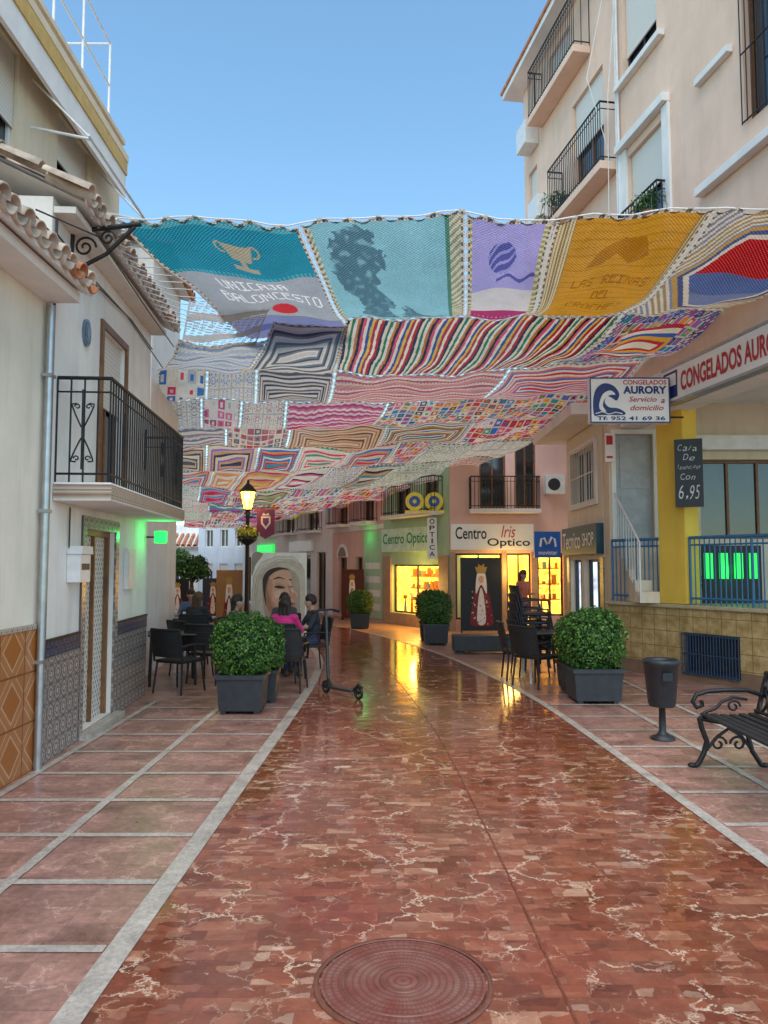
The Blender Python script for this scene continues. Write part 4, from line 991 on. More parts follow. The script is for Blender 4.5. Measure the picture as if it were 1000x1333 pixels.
P_red, P_gold = pm('red', C(130, 24, 30)), pm('gold', C(190, 150, 70))
def figure_poster(label, loc, w, h, rot=0, bg=None, board='printed_panel'):
    e = thing('event_poster', label, 'poster', loc, rot, 'religious procession posters')
    mb = MB(); mb.box(0, w, 0, .04, .06, h, 0); c = w/2
    mb.prism(smooth([(c-.26*w, .12*h), (c-.22*w, .36*h), (c-.13*w, .60*h), (c, .70*h), (c+.13*w, .60*h), (c+.24*w, .36*h), (c+.28*w, .12*h), (c, .09*h)]), -.004, -.001, 1)
    mb.prism(smooth([(c-.10*w, .14*h), (c-.07*w, .45*h), (c, .60*h), (c+.07*w, .45*h), (c+.10*w, .14*h)]), -.009, -.006, 3)
    mb.prism(smooth([(c-.13*w, .52*h), (c-.11*w, .76*h), (c, .83*h), (c+.11*w, .76*h), (c+.13*w, .52*h), (c, .64*h)]), -.014, -.011, 3)
    mb.disc(c, .71*h, .065*w, -.018, -.015, 4, 16, .05*h)
    mb.prism([(c-.1*w, .79*h), (c-.15*w, .88*h), (c-.08*w, .87*h), (c-.07*w, .92*h), (c, .89*h), (c+.07*w, .92*h), (c+.08*w, .87*h), (c+.15*w, .88*h), (c+.1*w, .79*h)], -.018, -.015, 2)
    rq = random.Random(int(w*100))
    for i in range(46):
        x = c+rq.uniform(-.24, .24)*w; z = rq.uniform(.12, .55)*h; r = rq.uniform(.008, .022)*w
        mb.disc(x, z, r, -.021-.0002*i, -.019, rq.choice((2, 3, 1, 2)), 7)
    mb.obj(board, [bg or m_black, P_red, P_gold, P_veil, P_face], e)
    boxes('foot', m_dkgrey, e, [(0, .04, -.02, .06, 0, .058), (w-.04, w, -.02, .06, 0, .058)])
    return e
figure_poster('tall black poster of robed crowned statue by optician window', (1.97, 19.85, 0), 1.06, 1.93)
figure_poster('gold and red altar poster on cafe terrace', (-3.98, 18.3, .0), .62, 1.62, 0, pm('altar_gold', C(170, 120, 70)))
figure_poster('dark red poster leaning beside arched door', (-1.35, 24.6, .0), .85, 1.6, -.6, pm('dark_red', C(90, 45, 30)))
figure_poster('dark procession poster at far end of terrace', (-6.9, 24.5, 0), .7, 1.3, 0)
figure_poster('dark procession poster at far end of terrace', (-6.0, 25.5, 0), .7, 1.3, 0, pm('dusk_blue', C(60, 60, 80)))
def tree(label, loc, h, r):
    e = thing('tree', label, 'tree', loc)
    mb = MB(); mb.tube([(0, 0, 0), (.05, 0, h*.3), (0, .05, h*.6)], [.14, .1, .06], 8)
    for i in range(6):
        a = i*1.1; mb.tube([(.03, 0, h*.4+.1*i), (r*.5*math.cos(a), r*.5*math.sin(a), h*.65+.1*i)], [.05, .02], 6)
    mb.obj('trunk', m_wood, e)
    mb = MB()
    for i in range(9):
        a = i*2.4; d = r*.55 if i else 0
        leaves(mb, (d*math.cos(a), d*math.sin(a), h*.72+R.uniform(-.25, .3)*r), (r*.5, r*.5, r*.4), 350, .09, 2, .2)
    mb.obj('crown', [m_leaf, m_leaf2, m_leaf3], e)
tree('small green street tree beyond the terrace', (-8.4, 33.5, 0), 2.2, .8)
tree('green tree beside distant white houses', (-10.6, 38, 0), 2.6, 1.0)

# ------------------------------------------------------------------ people
def capsule(mb, a, b, ra, rb, n=10):
    a, b = Vector(a), Vector(b); L = (b-a).length; t = (b-a)/max(L, 1e-6)
    pts = []; rs = []
    for k in (-1, -.8, -.45): pts.append(a+t*ra*k); rs.append(max(.004, ra*math.sqrt(max(0, 1-k*k))))
    pts.append(a); rs.append(ra); pts.append(b); rs.append(rb)
    for k in (.45, .8, 1): pts.append(b+t*rb*k); rs.append(max(.004, rb*math.sqrt(max(0, 1-k*k))))
    mb.tube(pts, rs, n)
def remesh(mb, vox, name, sm=4):
    me = mb.mesh(name, []); ob = bpy.data.objects.new(name, me); col.objects.link(ob)
    r = ob.modifiers.new('r', 'REMESH'); r.mode = 'VOXEL'; r.voxel_size = vox
    s = ob.modifiers.new('s', 'SMOOTH'); s.factor = .5; s.iterations = sm
    dg = bpy.context.evaluated_depsgraph_get(); dg.update()
    out = bpy.data.meshes.new_from_object(ob.evaluated_get(dg)); bpy.data.objects.remove(ob)
    return out
def person(label, loc, rot, pose, shirt, pants, hair, longh=True, bare=True, scale=.93):
    e = thing('person', label, 'person', loc, rot); e.scale = (scale,)*3
    m_s = simple('shirt_cloth', shirt, .85, 0, .12, 20, .2); m_p = simple('trouser_cloth', pants, .85, 0, .12, 20, .2); m_h = simple('hair', hair, .6, 0, .3, 40, .3)
    if pose == 'sit':
        J = dict(pel=(0, .02, .55), wai=(0, .05, .72), che=(0, .03, .92), nk=(0, .01, 1.09), hd=(0, -.02, 1.22))
        sh = [(s*.175, .03, 1.02) for s in (-1, 1)]; el = [(s*.25, -.10, .80) for s in (-1, 1)]; wr = [(s*.13, -.34, .79) for s in (-1, 1)]
        hip = [(s*.09, 0, .54) for s in (-1, 1)]; kn = [(s*.12, -.43, .53) for s in (-1, 1)]; an = [(s*.12, -.40, .10) for s in (-1, 1)]
    else:
        J = dict(pel=(0, 0, .95), wai=(0, 0, 1.12), che=(0, .01, 1.30), nk=(0, .01, 1.46), hd=(0, -.01, 1.59))
        sh = [(s*.17, .01, 1.38) for s in (-1, 1)]; el = [(s*.22, .02, 1.10) for s in (-1, 1)]; wr = [(s*.20, -.08, .87) for s in (-1, 1)]
        wr[1] = (.10, -.22, 1.12); hip = [(s*.085, 0, .90) for s in (-1, 1)]; kn = [(s*.09, -.02+.03*s, .49) for s in (-1, 1)]; an = [(s*.10, .02+.05*s, .09) for s in (-1, 1)]
    caps = []
    A = lambda a, b, ra, rb, t: caps.append((Vector(a), Vector(b), ra, rb, t))
    px, py, pz = J['pel']
    A((px-.07, py, pz), (px+.07, py, pz), .105, .105, 1); A(J['pel'], J['wai'], .12, .115, 0); A((-.06, J['che'][1], J['che'][2]), (.06, J['che'][1], J['che'][2]), .115, .115, 0); A(J['wai'], J['che'], .12, .13, 0)
    A((sh[0]), (sh[1]), .062, .062, 0); A(J['nk'], J['hd'], .05, .05, 2)
    h = Vector(J['hd']); A(h+Vector((0, .015, .03)), h+Vector((0, -.015, -.02)), .092, .072, 2); A(h+Vector((0, -.045, -.06)), h+Vector((0, -.05, -.075)), .042, .03, 2)
    A(h+Vector((0, -.095, .01)), h+Vector((0, -.112, -.018)), .012, .015, 2)
    for s in (-1, 1): A(h+Vector((s*.085, .0, .015)), h+Vector((s*.088, .005, -.02)), .016, .012, 2)
    for i in (0, 1):
        A(sh[i], el[i], .052, .042, 0); A(el[i], wr[i], .038, .026, 2 if bare else 0)
        f = Vector(wr[i])-Vector(el[i]); f.normalize(); A(Vector(wr[i]), Vector(wr[i])+f*.07, .026, .03, 2)
        A(hip[i], kn[i], .088, .06, 1); A(kn[i], an[i], .056, .036, 1); A(an[i], Vector(an[i])+Vector((0, .03, -.05)), .036, .034, 3); A(Vector(an[i])+Vector((0, .02, -.055)), Vector(an[i])+Vector((0, -.15, -.065)), .036, .026, 3)
    mb = MB()
    for a, b, ra, rb, t in caps: capsule(mb, a, b, ra, rb)
    me = remesh(mb, .016, 'body', 3)
    for m in (m_s, m_p, m_skin, m_shoe, m_black): me.materials.append(m)
    for p in me.polygons:
        c = p.center; best = 9; bt = 0
        for a, b, ra, rb, t in caps:
            d = b-a; k = max(0, min(1, (c-a).dot(d)/max(1e-6, d.length_squared))); dd = (c-(a+d*k)).length-(ra+(rb-ra)*k)
            if dd < best: best = dd; bt = t
        p.material_index = bt; p.use_smooth = True
    ob = bpy.data.objects.new('body', me); col.objects.link(ob); ob.parent = e
    mb = MB()
    for i in (0, 1):
        w = Vector(wr[i]); f = (w-Vector(el[i])).normalized(); side = f.cross(Vector((0, 0, 1))).normalized()
        for k, L in enumerate((.062, .072, .068, .052)):
            b = w+f*.085+side*(.03-.02*k); mb.tube([b-f*.02, b+f*L*.5, b+f*L*.8+Vector((0, 0, -.018)), b+f*L*.9+Vector((0, 0, -.035))], [.009, .0085, .008, .006], 6)
        s2 = side*(1 if i == 0 else -1); b = w+f*.03+s2*.022; mb.tube([b, b+s2*.025+f*.025, b+s2*.03+f*.055], [.011, .01, .007], 6)
    mb.obj('fingers', m_skin, e)
    mb = MB()
    for s in (-1, 1): mb.ball(h+Vector((s*.032, -.083, .012)), (.012, .008, .007), 8)
    mb.tube([h+Vector((-.024, -.089, -.05)), h+Vector((0, -.096, -.052)), h+Vector((.024, -.089, -.05))], .005, 5, 1)
    for s in (-1, 1): mb.tube([h+Vector((s*.018, -.09, .03)), h+Vector((s*.05, -.078, .03))], .004, 4)
    mb.obj('face_features', [m_black, P_lip], e)
    mb = MB(); capsule(mb, h+Vector((0, .035, .045)), h+Vector((0, -.005, .065)), .092, .088, 14); capsule(mb, h+Vector((-.04, .04, .02)), h+Vector((.04, .04, .02)), .075, .075, 12)
    if longh:
        for s in (-1, 0, 1): capsule(mb, h+Vector((s*.055, .055, .02)), h+Vector((s*.075, .075, -.19)), .05, .03, 10)
    hm = remesh(mb, .014, 'hair', 2); hm.materials.append(m_h)
    for p in hm.polygons: p.use_smooth = True
    ho = bpy.data.objects.new('hair', hm); col.objects.link(ho); ho.parent = e
    return e
DK = (.02, .014, .01); BR = (.09, .045, .02)
person('seated woman in bright pink shirt seen from behind', (-1.50, 11.75, 0), PI-.2, 'sit', (.62, .03, .20), (.03, .04, .08), DK)
person('seated man in dark shirt beside cafe table', (-1.20, 12.75, 0), -1.2, 'sit', (.03, .035, .05), (.04, .05, .10), DK, False)
person('seated man in dark top facing street across table', (-1.75, 13.6, 0), 0, 'sit', (.06, .06, .07), (.05, .05, .06), DK, False)
person('seated woman with dark hair at cafe table', (-2.42, 12.7, 0), 1.5, 'sit', (.05, .03, .05), (.04, .05, .10), DK)
person('seated woman with long brown hair at far table', (-3.35, 13.9, 0), PI-.3, 'sit', (.03, .03, .035), (.04, .05, .10), BR)
person('seated woman with dark hair at far table', (-4.45, 14.6, 0), 1.5, 'sit', (.45, .38, .36), (.05, .05, .06), BR)
person('seated man in blue shirt at far table', (-3.9, 15.6, 0), .1, 'sit', (.08, .14, .25), (.05, .05, .06), DK, False)
person('standing woman in coral top and jeans near shop', (3.36, 18.6, 0), .6, 'stand', (.55, .16, .10), (.08, .09, .14), BR, True, True, .94)

# ------------------------------------------------------------------ crochet canopy
ROWS = [((-2.70, 7.55, 5.22), (5.0, 7.5, 5.40)), ((-2.60, 9.9, 5.05), (4.72, 10.3, 5.22)), ((-3.65, 12.2, 4.9), (4.28, 12.4, 5.05)), ((-4.15, 13.8, 4.75), (3.98, 14.3, 4.97)),
        ((-4.6, 15.7, 4.55), (3.72, 15.8, 4.85)), ((-5.0, 17.5, 4.4), (3.5, 17.6, 4.72)), ((-5.6, 20, 4.22), (2.9, 19.9, 4.55)), ((-6.2, 22.4, 4.02), (.9, 21.9, 4.0)),
        ((-6.9, 25.3, 3.88), (-.55, 24.8, 3.88)), ((-7.6, 28.6, 3.75), (-2.0, 28.2, 3.78)), ((-8.4, 32.2, 3.65), (-3.8, 31.6, 3.68)), ((-9.4, 36, 3.6), (-5.6, 35, 3.62))]
def surf(r, u, v):
    L0, R0 = map(Vector, ROWS[r]); L1, R1 = map(Vector, ROWS[r+1])
    p = (L0.lerp(L1, v)).lerp(R0.lerp(R1, v), u)
    p.z += -.12*math.sin(PI*min(v, 1))-.10*math.sin(PI*u)+.14*noise.noise(Vector((p.x*.7, p.y*.7, 0)))+.022*math.sin(u*40+p.y*2)+.014*math.sin(p.x*9-p.y*4)
    return p
m_cro, nt, bs = nmat('crochet_yarn')
ca = nt.nodes.new('ShaderNodeVertexColor'); ca.layer_name = 'yarn'
uv = nt.nodes.new('ShaderNodeUVMap'); uv.uv_map = 'knit'
se = nt.nodes.new('ShaderNodeSeparateXYZ'); lnk(nt, uv.outputs[0], se.inputs[0])
wob, _ = noi(nt, uv.outputs[0], 9, 3)
sx = M(nt, 'SINE', M(nt, 'ADD', M(nt, 'MULTIPLY', se.outputs[0], 2*PI/.042), M(nt, 'MULTIPLY', wob, 2.0))); sy = M(nt, 'SINE', M(nt, 'ADD', M(nt, 'MULTIPLY', se.outputs[1], 2*PI/.042), M(nt, 'MULTIPLY', wob, 2.0)))
pr = M(nt, 'MULTIPLY', sx, sy)
dirt, _ = noi(nt, uv.outputs[0], 3, 5)
kn_ = M(nt, 'MULTIPLY', M(nt, 'ADD', M(nt, 'MULTIPLY', pr, .32), .95), ramp(nt, dirt, [(.3, .85), (.7, 1.02)]))
cc = nt.nodes.new('ShaderNodeCombineColor')
for i in range(3): lnk(nt, kn_, cc.inputs[i])
colr = mixc(nt, 1.0, ca.outputs[0], cc.outputs[0], 'MULTIPLY')
di = nt.nodes.new('ShaderNodeBsdfDiffuse'); tr = nt.nodes.new('ShaderNodeBsdfTranslucent'); tp = nt.nodes.new('ShaderNodeBsdfTransparent')
lnk(nt, colr, di.inputs[0]); lnk(nt, colr, tr.inputs[0])
bp = nt.nodes.new('ShaderNodeBump'); bp.inputs['Strength'].default_value = .7; bp.inputs['Distance'].default_value = .012; lnk(nt, pr, bp.inputs['Height']); lnk(nt, bp.outputs[0], di.inputs['Normal'])
m1 = nt.nodes.new('ShaderNodeMixShader'); m1.inputs[0].default_value = .66; lnk(nt, di.outputs[0], m1.inputs[1]); lnk(nt, tr.outputs[0], m1.inputs[2])
m2 = nt.nodes.new('ShaderNodeMixShader'); lnk(nt, M(nt, 'MULTIPLY', M(nt, 'GREATER_THAN', pr, .76), .42), m2.inputs[0]); lnk(nt, m1.outputs[0], m2.inputs[1]); lnk(nt, tp.outputs[0], m2.inputs[2])
lnk(nt, m2.outputs[0], nt.nodes['Material Output'].inputs[0])

canopy = thing('crochet_canopy', 'colourful patchwork crochet canopy strung across the street', 'canopy', (0, 0, 0))
def panel(r, t0, t1, b0, b1, nx, ny, fn, v0=0, v1=1, label=None, edge=True, drop=0):
    vs = []; uvs = []
    Wd = (surf(r, t1, 0)-surf(r, t0, 0)).length; Hd = (surf(r, .5, v1)-surf(r, .5, v0)).length
    for j in range(ny+1):
        b = j/ny; v = v0+(v1-v0)*b; ua = t0+(b0-t0)*v; ub = t1+(b1-t1)*v
        for i in range(nx+1):
            a = i/nx; u = ua+(ub-ua)*a
            p = surf(r, u, v); p.z -= drop
            if r == 0 and v < .02: p.y += .05*math.sin(a*Wd*22)
            vs.append(p); uvs.append((a*Wd, b*Hd))
    fs = []; cols = []
    for j in range(ny):
        for i in range(nx):
            a, b = (i+.5)/nx, (j+.5)/ny
            c = fn(a, b)
            eh, ev = min(a, 1-a)*Wd, min(b, 1-b)*Hd
            if c is None: continue
            if edge and min(eh, ev) < .045:
                k = int((a*Wd if ev < eh else b*Hd)/.055)
                if k % 3 == 1 and min(eh, ev) < .015: continue
                c = (.70, .66, .58) if min(eh, ev) < .022 else ((.14, .12, .11) if k % 2 == 0 else (.62, .58, .50))
            q = j*(nx+1)+i; fs.append((q, q+1, q+nx+2, q+nx+1)); cols.append(c)
    me = bpy.data.meshes.new('crochet_panel'); me.from_pydata(vs, [], fs); me.materials.append(m_cro)
    at = me.color_attributes.new('yarn', 'FLOAT_COLOR', 'CORNER')
    buf = []
    for c in cols:
        g = R.uniform(.88, 1.10); L = .3*c[0]+.6*c[1]+.1*c[2]; D = -.04
        buf += [max(.005, min(1, (c[0]*(1-D)+L*D)*g*1.05)), max(.005, min(1, (c[1]*(1-D)+L*D)*g)), max(.005, min(1, (c[2]*(1-D)+L*D)*g*.90)), 1]*4
    at.data.foreach_set('color', buf)
    ul = me.uv_layers.new(name='knit'); ub_ = []
    for f in fs:
        for k in f: ub_ += list(uvs[k])
    ul.data.foreach_set('uv', ub_)
    ob = bpy.data.objects.new('crochet_panel', me); col.objects.link(ob); ob.parent = canopy
    if label: ob['label'] = label
    return ob
F5 = {'A': '01110 10001 10001 11111 10001 10001 10001', 'B': '11110 10001 11110 10001 10001 10001 11110', 'C': '01111 10000 10000 10000 10000 10000 01111',
 'D': '11110 10001 10001 10001 10001 10001 11110', 'E': '11111 10000 11110 10000 10000 10000 11111', 'H': '10001 10001 11111 10001 10001 10001 10001', 'I': '11111 00100 00100 00100 00100 00100 11111',
 'J': '00111 00010 00010 00010 00010 10010 01100', 'L': '10000 10000 10000 10000 10000 10000 11111', 'N': '10001 11001 10101 10101 10011 10001 10001', 'O': '01110 10001 10001 10001 10001 10001 01110',
 'R': '11110 10001 10001 11110 10100 10010 10001', 'S': '01111 10000 10000 01110 00001 00001 11110', 'T': '11111 00100 00100 00100 00100 00100 00100', 'U': '10001 10001 10001 10001 10001 10001 01110', ' ': '00000 00000 00000 00000 00000 00000 00000'}
F5 = {k: v.split() for k, v in F5.items()}
def tmask(s, a, b, a0, a1, b0, b1):
    if not (a0 <= a < a1 and b0 <= b < b1): return False
    x = (a-a0)/(a1-a0)*(len(s)*6-1); y = (b-b0)/(b1-b0)*7; i = int(x)
    if i % 6 == 5: return False
    return F5[s[i//6]][int(y)][i % 6] == '1'
def inpoly(x, y, P):
    c = False; j = len(P)-1
    for i in range(len(P)):
        if (P[i][1] > y) != (P[j][1] > y) and x < (P[j][0]-P[i][0])*(y-P[i][1])/(P[j][1]-P[i][1])+P[i][0]: c = not c
        j = i
    return c
teal, lil, redc, tan = C(40, 140, 164), C(132, 138, 186), C(206, 36, 30), C(178, 168, 140)
def f_trophy(a, b):
    if b < .33:
        x, y = a-.57, b
        if .11 < y < .19 and abs(x) < .10-(y-.11)*.5: return tan
        if .19 <= y < .225 and abs(x) < .018: return tan
        if .225 <= y < .255 and abs(x) < .08: return tan
        rr_ = math.hypot((abs(x)-.095)*1.0, (y-.135)*1.3)
        if .028 < rr_ < .042 and abs(x) > .085: return tan
        if b < .035 or (b > .30 and int(a*70) % 2): return C(90, 170, 182)
        return teal
    if b < .76:
        if tmask('UNICAJA', a, b, .25, .72, .37, .45) or tmask('BALONCESTO', a, b, .18, .92, .49, .575): return C(252, 252, 252)
        if math.hypot((a-.56), (b-.67)*1.9) < .10: return redc
        return C(168, 174, 182)
    return lil if not (abs(b-.88) < .03 and abs(a-.5) < .38-abs(math.sin(a*20))*.06) else C(92, 98, 156)
SIL1 = [(.10, .50), (.04, .36), (.08, .18), (.18, .07), (.34, .04), (.47, .10), (.42, .18), (.52, .22), (.49, .33), (.40, .36), (.44, .43), (.38, .49), (.46, .58), (.52, .66), (.50, .74), (.44, .76), (.46, .86), (.52, .94), (.30, .95), (.20, .92), (.16, .82), (.24, .68), (.20, .56)]
SIL2 = [(.54, .95), (.56, .86), (.60, .78), (.57, .72), (.62, .66), (.68, .68), (.72, .75), (.82, .78), (.92, .84), (.99, .94)]
def f_sil(a, b):
    j = .03*noise.noise(Vector((a*34, b*34, 1)))
    if a < .05 or a > .90: return C(216, 208, 180) if int(b*44+a*40) % 2 else C(150, 160, 130)
    if a > .87: return C(84, 136, 116)
    x, y = (a-.06)/.80+j, b+j
    if inpoly(x, y, SIL1) or inpoly(x, y, SIL2):
        n_ = noise.noise(Vector((a*22, b*22, 5)))
        return C(128, 176, 186) if (y < .5 and n_ > .36) else (C(104, 144, 156) if n_ > .1 else C(86, 124, 138))
    return C(142, 196, 208)
def f_flag(a, b):
    if a < .08 or a > .9: return C(216, 206, 166) if int(b*50) % 2 else C(160, 158, 110)
    if b < .5:
        d = math.hypot((a-.45)*1.0, (b-.26)*1.3)
        if d < .17: return C(88, 86, 160) if int((a*1.3+b*2)*18+math.sin(a*20)) % 3 else C(160, 154, 216)
        if abs(b-.42-.02*math.sin(a*20)) < .012 and a > .4: return C(88, 86, 160)
        return C(172, 164, 220)
    if b < .72: return C(214, 210, 210)
    return C(172, 44, 100) if not (abs(b-.88) < .03 and int(a*60) % 4 == 0) else C(216, 150, 172)
def f_gold(a, b):
    if a < .14 or a > .93: return C(216, 200, 164) if int((a*90)) % 2 else C(150, 128, 84)
    if tmask('LAS REINAS', a, b, .25, .85, .44, .52) or tmask('DEL', a, b, .47, .63, .58, .66) or tmask('CROCHET', a, b, .30, .80, .72, .81): return C(164, 108, 34)
    if inpoly(a, b, [(.30, .34), (.38, .22), (.5, .14), (.66, .16), (.74, .28), (.62, .34), (.5, .26), (.42, .34)]): return C(176, 118, 38)
    return C(204, 148, 56) if int(b*120) % 6 else C(190, 134, 46)
def conc(cols_, n, asp=1.0):
    def f(a, b):
        d = min(min(a, 1-a)*asp, min(b, 1-b)); return cols_[int(d*2*n) % len(cols_)]
    return f
def f_tri(a, b):
    x, y = a-.60, b-.50
    d = max(abs(y)*1.0, abs(x)*.66+abs(y)*.52)
    if d < .27: return C(182, 34, 38) if y < -.02 else (C(84, 104, 156) if y < .14 else C(116, 128, 164))
    if d < .30: return C(216, 206, 190)
    if d < .33: return C(74, 86, 132)
    if d < .36: return C(190, 150, 90)
    return C(214, 202, 184) if int(d*56) % 2 else (C(160, 138, 100) if int(d*8) % 2 else C(130, 136, 154))
def vstripes(cols_, n, wob=0):
    def f(a, b): return cols_[int((a+wob*math.sin(b*9))*n) % len(cols_)]
    return f
def hstripes(cols_, n, zig=0, nz=10):
    def f(a, b):
        c = cols_[int((b+zig*abs(((a*nz) % 1)-.5)+1)*n) % len(cols_)]
        return sc(c, .72) if (int(a*90)+int(b*60)) % 5 == 0 else c
    return f
def granny(nx, ny, pal, edge=(.6, .56, .50), rings=3):
    rnd = random.Random(nx*31+ny); T = [[[rnd.choice(pal) for _ in range(rings)] for _ in range(nx+1)] for _ in range(ny+1)]
    def f(a, b):
        i, j = int(a*nx), int(b*ny); x, y = a*nx-i, b*ny-j; d = min(x, 1-x, y, 1-y)*2
        if d < .18: return edge
        return T[j][i][min(rings-1, int((d-.18)/.82*rings))]
    return f
def snow(nx, ny, bg, fg):
    def f(a, b):
        x, y = (a*nx) % 1-.5, (b*ny) % 1-.5; r = math.hypot(x, y); t = math.atan2(y, x)
        if r < .40*abs(math.cos(3*t))+.04 and r > .06 and int(r*14) % 2 == 0: return fg
        return C(180, 172, 160) if max(abs(x), abs(y)) > .45 else bg
    return f
def strands(bg, per=3):
    def f(a, b):
        i, j = int(a*80), int((b+.25*a)*64)
        if j % per == 0 or i in (0, 1, 78, 79) or (j//9) % 3 == 2 or (j % per == 1 and i % 9 == 0): return bg
        return None
    return f
ST = [C(176, 32, 36), C(34, 38, 56), C(218, 206, 184), C(44, 118, 84), C(218, 214, 202), C(192, 118, 48), C(24, 24, 32), C(206, 80, 108), C(226, 216, 198), C(46, 74, 150), C(214, 178, 62), C(172, 38, 56), C(230, 220, 200)]
pal = [C(202, 46, 82), C(226, 214, 192), C(48, 104, 176), C(224, 168, 58), C(60, 152, 102), C(190, 54, 42), C(142, 96, 172), C(216, 118, 150), C(44, 48, 64), C(224, 202, 186), C(42, 138, 160), C(210, 76, 64), C(222, 134, 66)]
pinkp = [C(212, 92, 130), C(228, 206, 200), C(194, 54, 98), C(230, 186, 192), C(164, 48, 84)]
pale = [C(216, 208, 194), C(198, 190, 178), C(172, 174, 178), C(220, 212, 200)]
panel(0, 0, .238, .07, .28, 170, 200, f_trophy, 0, 1.33, label='teal, white and lilac panel with trophy and UNICAJA BALONCESTO')
panel(0, .240, .457, .282, .503, 150, 150, f_sil, label='pale blue panel with grey silhouette figures')
panel(0, .458, .575, .504, .618, 80, 150, f_flag, label='lilac, white and magenta panel with yarn ball')
panel(0, .576, .785, .619, .80, 150, 150, f_gold, label='gold panel with crochet lettering')
panel(0, .786, 1, .801, 1, 130, 130, f_tri, label='concentric pale panel with red and blue hexagon')
panel(1, .0, .14, .03, .16, 90, 40, strands(C(214, 212, 208)), -.15, .3, edge=False, drop=.05)
panel(1, .0, .16, .0, .17, 110, 80, hstripes([C(214, 212, 208), C(146, 166, 198), C(218, 216, 210), C(180, 194, 212)], 16, .05, 3), .24, 1, drop=.04)
panel(1, .158, .292, .168, .36, 120, 90, conc([C(124, 126, 132), C(216, 210, 200), C(198, 194, 188), C(74, 82, 94)], 15, 1.6), .04, 1, drop=.04)
panel(1, .284, .80, .361, .80, 340, 90, vstripes(ST, 96, .003), label='multicoloured striped panel')
panel(1, .801, 1, .801, 1, 120, 90, lambda a, b: (C(40, 80, 160) if max(abs(a-.5), abs(b-.5)) > .38 and int((a+b)*40) % 2 else (conc([C(186, 40, 58), C(226, 212, 186), C(50, 90, 160), C(216, 160, 60)], 10, 1.5)(a, b) if 3 < int(a*18) < 14 and .2 < b < .8 else granny(16, 9, pal, C(204, 190, 164), 2)(a, b))))
panel(2, 0, .10, 0, .11, 60, 50, granny(5, 3, pale+[pal[0], pal[2]], C(208, 204, 196), 2))
panel(2, .101, .20, .111, .22, 60, 50, snow(4, 3, C(208, 204, 196), C(110, 134, 180)))
panel(2, .201, .36, .221, .38, 90, 60, conc([C(210, 196, 184), C(84, 74, 88), C(196, 180, 166), C(54, 52, 62)], 13, 2.6))
panel(2, .361, .72, .381, .72, 200, 64, hstripes([C(206, 118, 122), C(226, 204, 190), C(182, 76, 90), C(212, 184, 166), C(204, 142, 128)], 24, .015, 50))
panel(2, .721, 1, .721, 1, 120, 60, conc([C(204, 52, 70), C(226, 206, 188), C(212, 110, 102), C(68, 94, 158), C(226, 208, 188)], 16, 2.2))
panel(3, 0, .10, 0, .10, 60, 90, snow(3, 4, C(216, 208, 196), C(104, 98, 120)))
panel(3, .101, .19, .101, .19, 60, 90, granny(5, 5, pinkp+pale, C(214, 206, 194), 2))
panel(3, .191, .29, .191, .30, 70, 90, snow(4, 4, C(212, 202, 188), C(160, 80, 96)))
panel(3, .291, .52, .301, .52, 150, 100, hstripes(pinkp, 22, .05, 12))
panel(3, .521, 1, .521, 1, 260, 90, granny(26, 9, pal, C(210, 196, 172), 2))
panel(4, 0, .16, 0, .16, 80, 60, hstripes([C(196, 186, 178), C(116, 106, 118), C(212, 200, 184), C(160, 118, 122)], 16, .02, 8))
panel(4, .161, .32, .161, .32, 80, 60, granny(9, 6, [C(96, 78, 94), C(170, 112, 106), C(206, 184, 158), C(180, 60, 74)], C(210, 198, 178), 2))
panel(4, .321, .56, .321, .56, 110, 60, conc([C(182, 126, 94), C(214, 190, 152), C(132, 70, 66), C(200, 172, 138)], 14, 2))
panel(4, .561, .78, .561, .78, 110, 60, conc([C(166, 38, 70), C(218, 204, 180), C(44, 112, 140), C(218, 204, 180), C(206, 118, 40), C(68, 138, 100)], 15, 1.9))
panel(4, .781, 1, .781, 1, 110, 60, granny(12, 5, pinkp+pal[:6], C(214, 198, 176), 2))
rp = random.Random(3)
for r in range(5, 11):
    n = 8 if r < 8 else 5
    cuts = [0]+[i/n+rp.uniform(-.03, .03) for i in range(1, n)]+[1]
    for a, b in zip(cuts, cuts[1:]):
        k = rp.randrange(6); cs = [rp.choice(pal), rp.choice(pale), rp.choice(pal), rp.choice(pal), rp.choice(pinkp)]
        fn = [conc(cs, 11, 1.8), granny(8, 6, pal, C(206, 190, 166)), hstripes(cs, 14, .08, 6), conc([rp.choice(pal), C(208, 192, 164), rp.choice(pal), C(190, 146, 106)], 9, 1.5), snow(6, 4, C(212, 200, 182), rp.choice(pal)), granny(6, 4, pal+pale, C(214, 204, 190), 3)][k]
        panel(r, a+.0005, b-.0005, a+.0005, b-.0005, 62, 44, fn)
# cords
def cord(path, r=.006, n=4):
    mb = MB(); mb.tube(path, r, n); mb.obj('tie_cord', m_whitem, canopy)
for r in range(len(ROWS)):
    rr_ = min(r, len(ROWS)-2); v = 0 if r < len(ROWS)-1 else 1
    cord([surf(rr_, i/40, v)+Vector((0, 0, .012)) for i in range(41)], .008, 5)
cord([surf(0, .07*v/6, v/6)+Vector((0, 0, .003)) for v in range(8)], .010, 5)
cord([surf(r, 1, v/6)+Vector((0, 0, .003)) for r in range(len(ROWS)-1) for v in range(6)], .010, 5)
for k in range(15):
    t = k/14; y = 7.5+t*3.0; v = max(0, min(1.25, (y-7.55)/2.2))
    p = surf(0, .07*v, v); xw = -3.0-.064*(y-6.75)+.3
    cord([p, (p+Vector((xw, y-.35, 5.0)))/2+Vector((0, 0, -.03)), (xw, y-.5, 5.0)])
for k in range(10):
    r = 2+k//3; v = (k % 3)/3; p = surf(r, 0, v); cord([p, p+Vector((-.9, -.25, .35))])
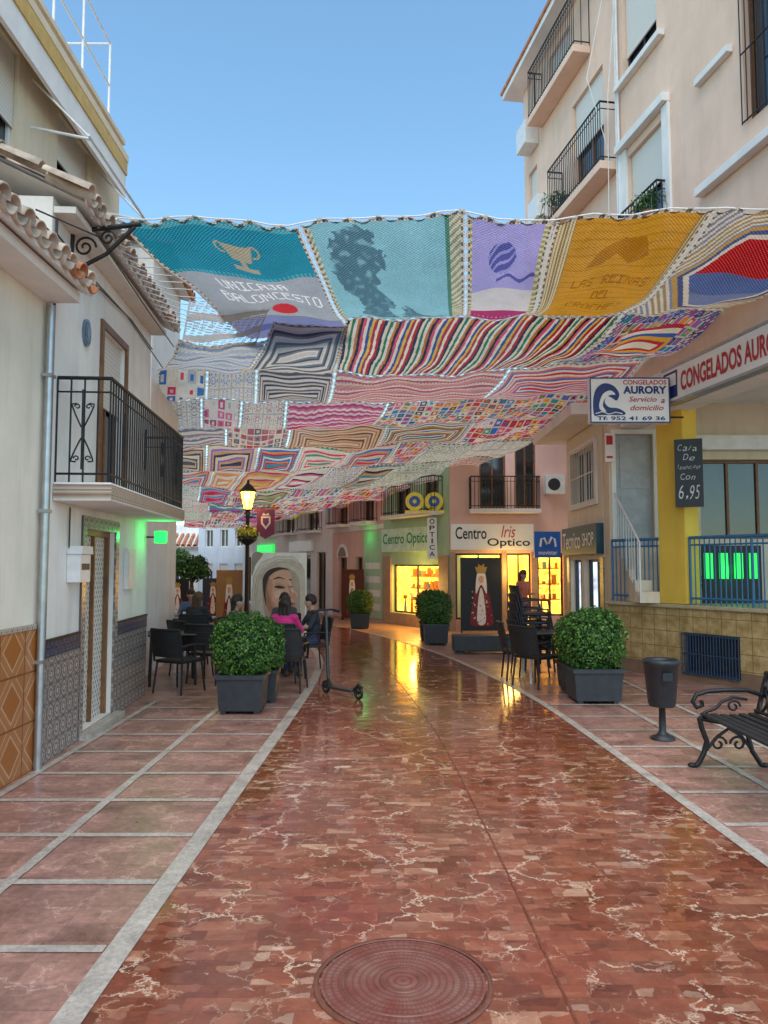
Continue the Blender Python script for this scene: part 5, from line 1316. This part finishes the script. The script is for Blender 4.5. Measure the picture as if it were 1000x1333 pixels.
for k in range(20):
    r = k//5; v = (k % 5)/5; p = surf(r, 1, v); cord([p, (6.34-.1615*p.y-.02, p.y+.1, p.z+.25)])
cord([surf(0, 0, 0), (-3.0, 7.2, 5.0)], .009, 5); cord([surf(0, 1, 0), (5.15, 7.3, 5.5)], .009, 5)

for pth in ([(-2.8, 6.0, 4.6), (-2.75, 7.2, 4.9), (-2.8, 9, 4.75), (-2.95, 10.6, 4.8)], [(-2.75, 5.8, 4.5), (-2.9, 8.5, 4.55), (-3.1, 10.6, 4.5)]):
    e = thing('overhead_cable', 'thin dark cable running under white house eaves', 'cable', (0, 0, 0))
    mb = MB(); mb.tube(pth, .008, 5); mb.obj('cable', m_dkgrey, e)

# ------------------------------------------------------------------ lights
def plight(loc, c, w, r=.08):
    l = bpy.data.lights.new('lamp', 'POINT'); l.color = c; l.energy = w; l.shadow_soft_size = r
    o = bpy.data.objects.new('lamp_light', l); col.objects.link(o); o.location = loc
plight((-2.92, 10.2, 2.12), (.05, 1, .25), 3, .06)
plight((5.4, 11.9, 1.65), (.05, 1, .2), 3, .1)
plight((-3.2, 17.8, 3.3), (1, .65, .2), 40, .15)
plight((1.0, 21.3, 1.2), (1, .6, .12), 80, .3)
plight((3.2, 19.9, 1.6), (1, .6, .15), 45, .3)
plight((-.7, 24.0, 2.6), (.1, 1, .25), 3, .2)

EL, AZ = 58, 180
sun = bpy.data.lights.new('sun', 'SUN'); sun.energy = 3.0; sun.angle = math.radians(70); sun.color = (1, .85, .72)
so = bpy.data.objects.new('sun', sun); col.objects.link(so)
d = Vector((math.sin(math.radians(AZ))*math.cos(math.radians(EL)), math.cos(math.radians(AZ))*math.cos(math.radians(EL)), math.sin(math.radians(EL))))
so.rotation_euler = (-d).to_track_quat('-Z', 'Y').to_euler()
wd = bpy.data.worlds.new('World'); bpy.context.scene.world = wd; wd.use_nodes = True
nt = wd.node_tree; bg = nt.nodes['Background']; sk = nt.nodes.new('ShaderNodeTexSky'); sk.sky_type = 'NISHITA'; sk.sun_disc = False
sk.sun_elevation = math.radians(EL); sk.sun_rotation = math.radians(AZ); sk.air_density = 1.0; sk.dust_density = .2; sk.ozone_density = 1.0
tint = mixc(nt, 1.0, sk.outputs[0], (.86, 1.06, 1.02), 'MULTIPLY')
nt.links.new(tint, bg.inputs[0]); bg.inputs[1].default_value = .28

cam = bpy.data.cameras.new('camera'); co = bpy.data.objects.new('camera', cam); col.objects.link(co)
co.location = (0, 0, 1.75); co.rotation_euler = (math.radians(93.92), 0, 0)
cam.sensor_fit = 'VERTICAL'; cam.sensor_height = 24; cam.lens = 18.0; cam.clip_end = 1500; cam.clip_start = .05
s = bpy.context.scene; s.camera = co
s.view_settings.view_transform = 'Standard'; s.view_settings.look = 'None'; s.view_settings.exposure = 0
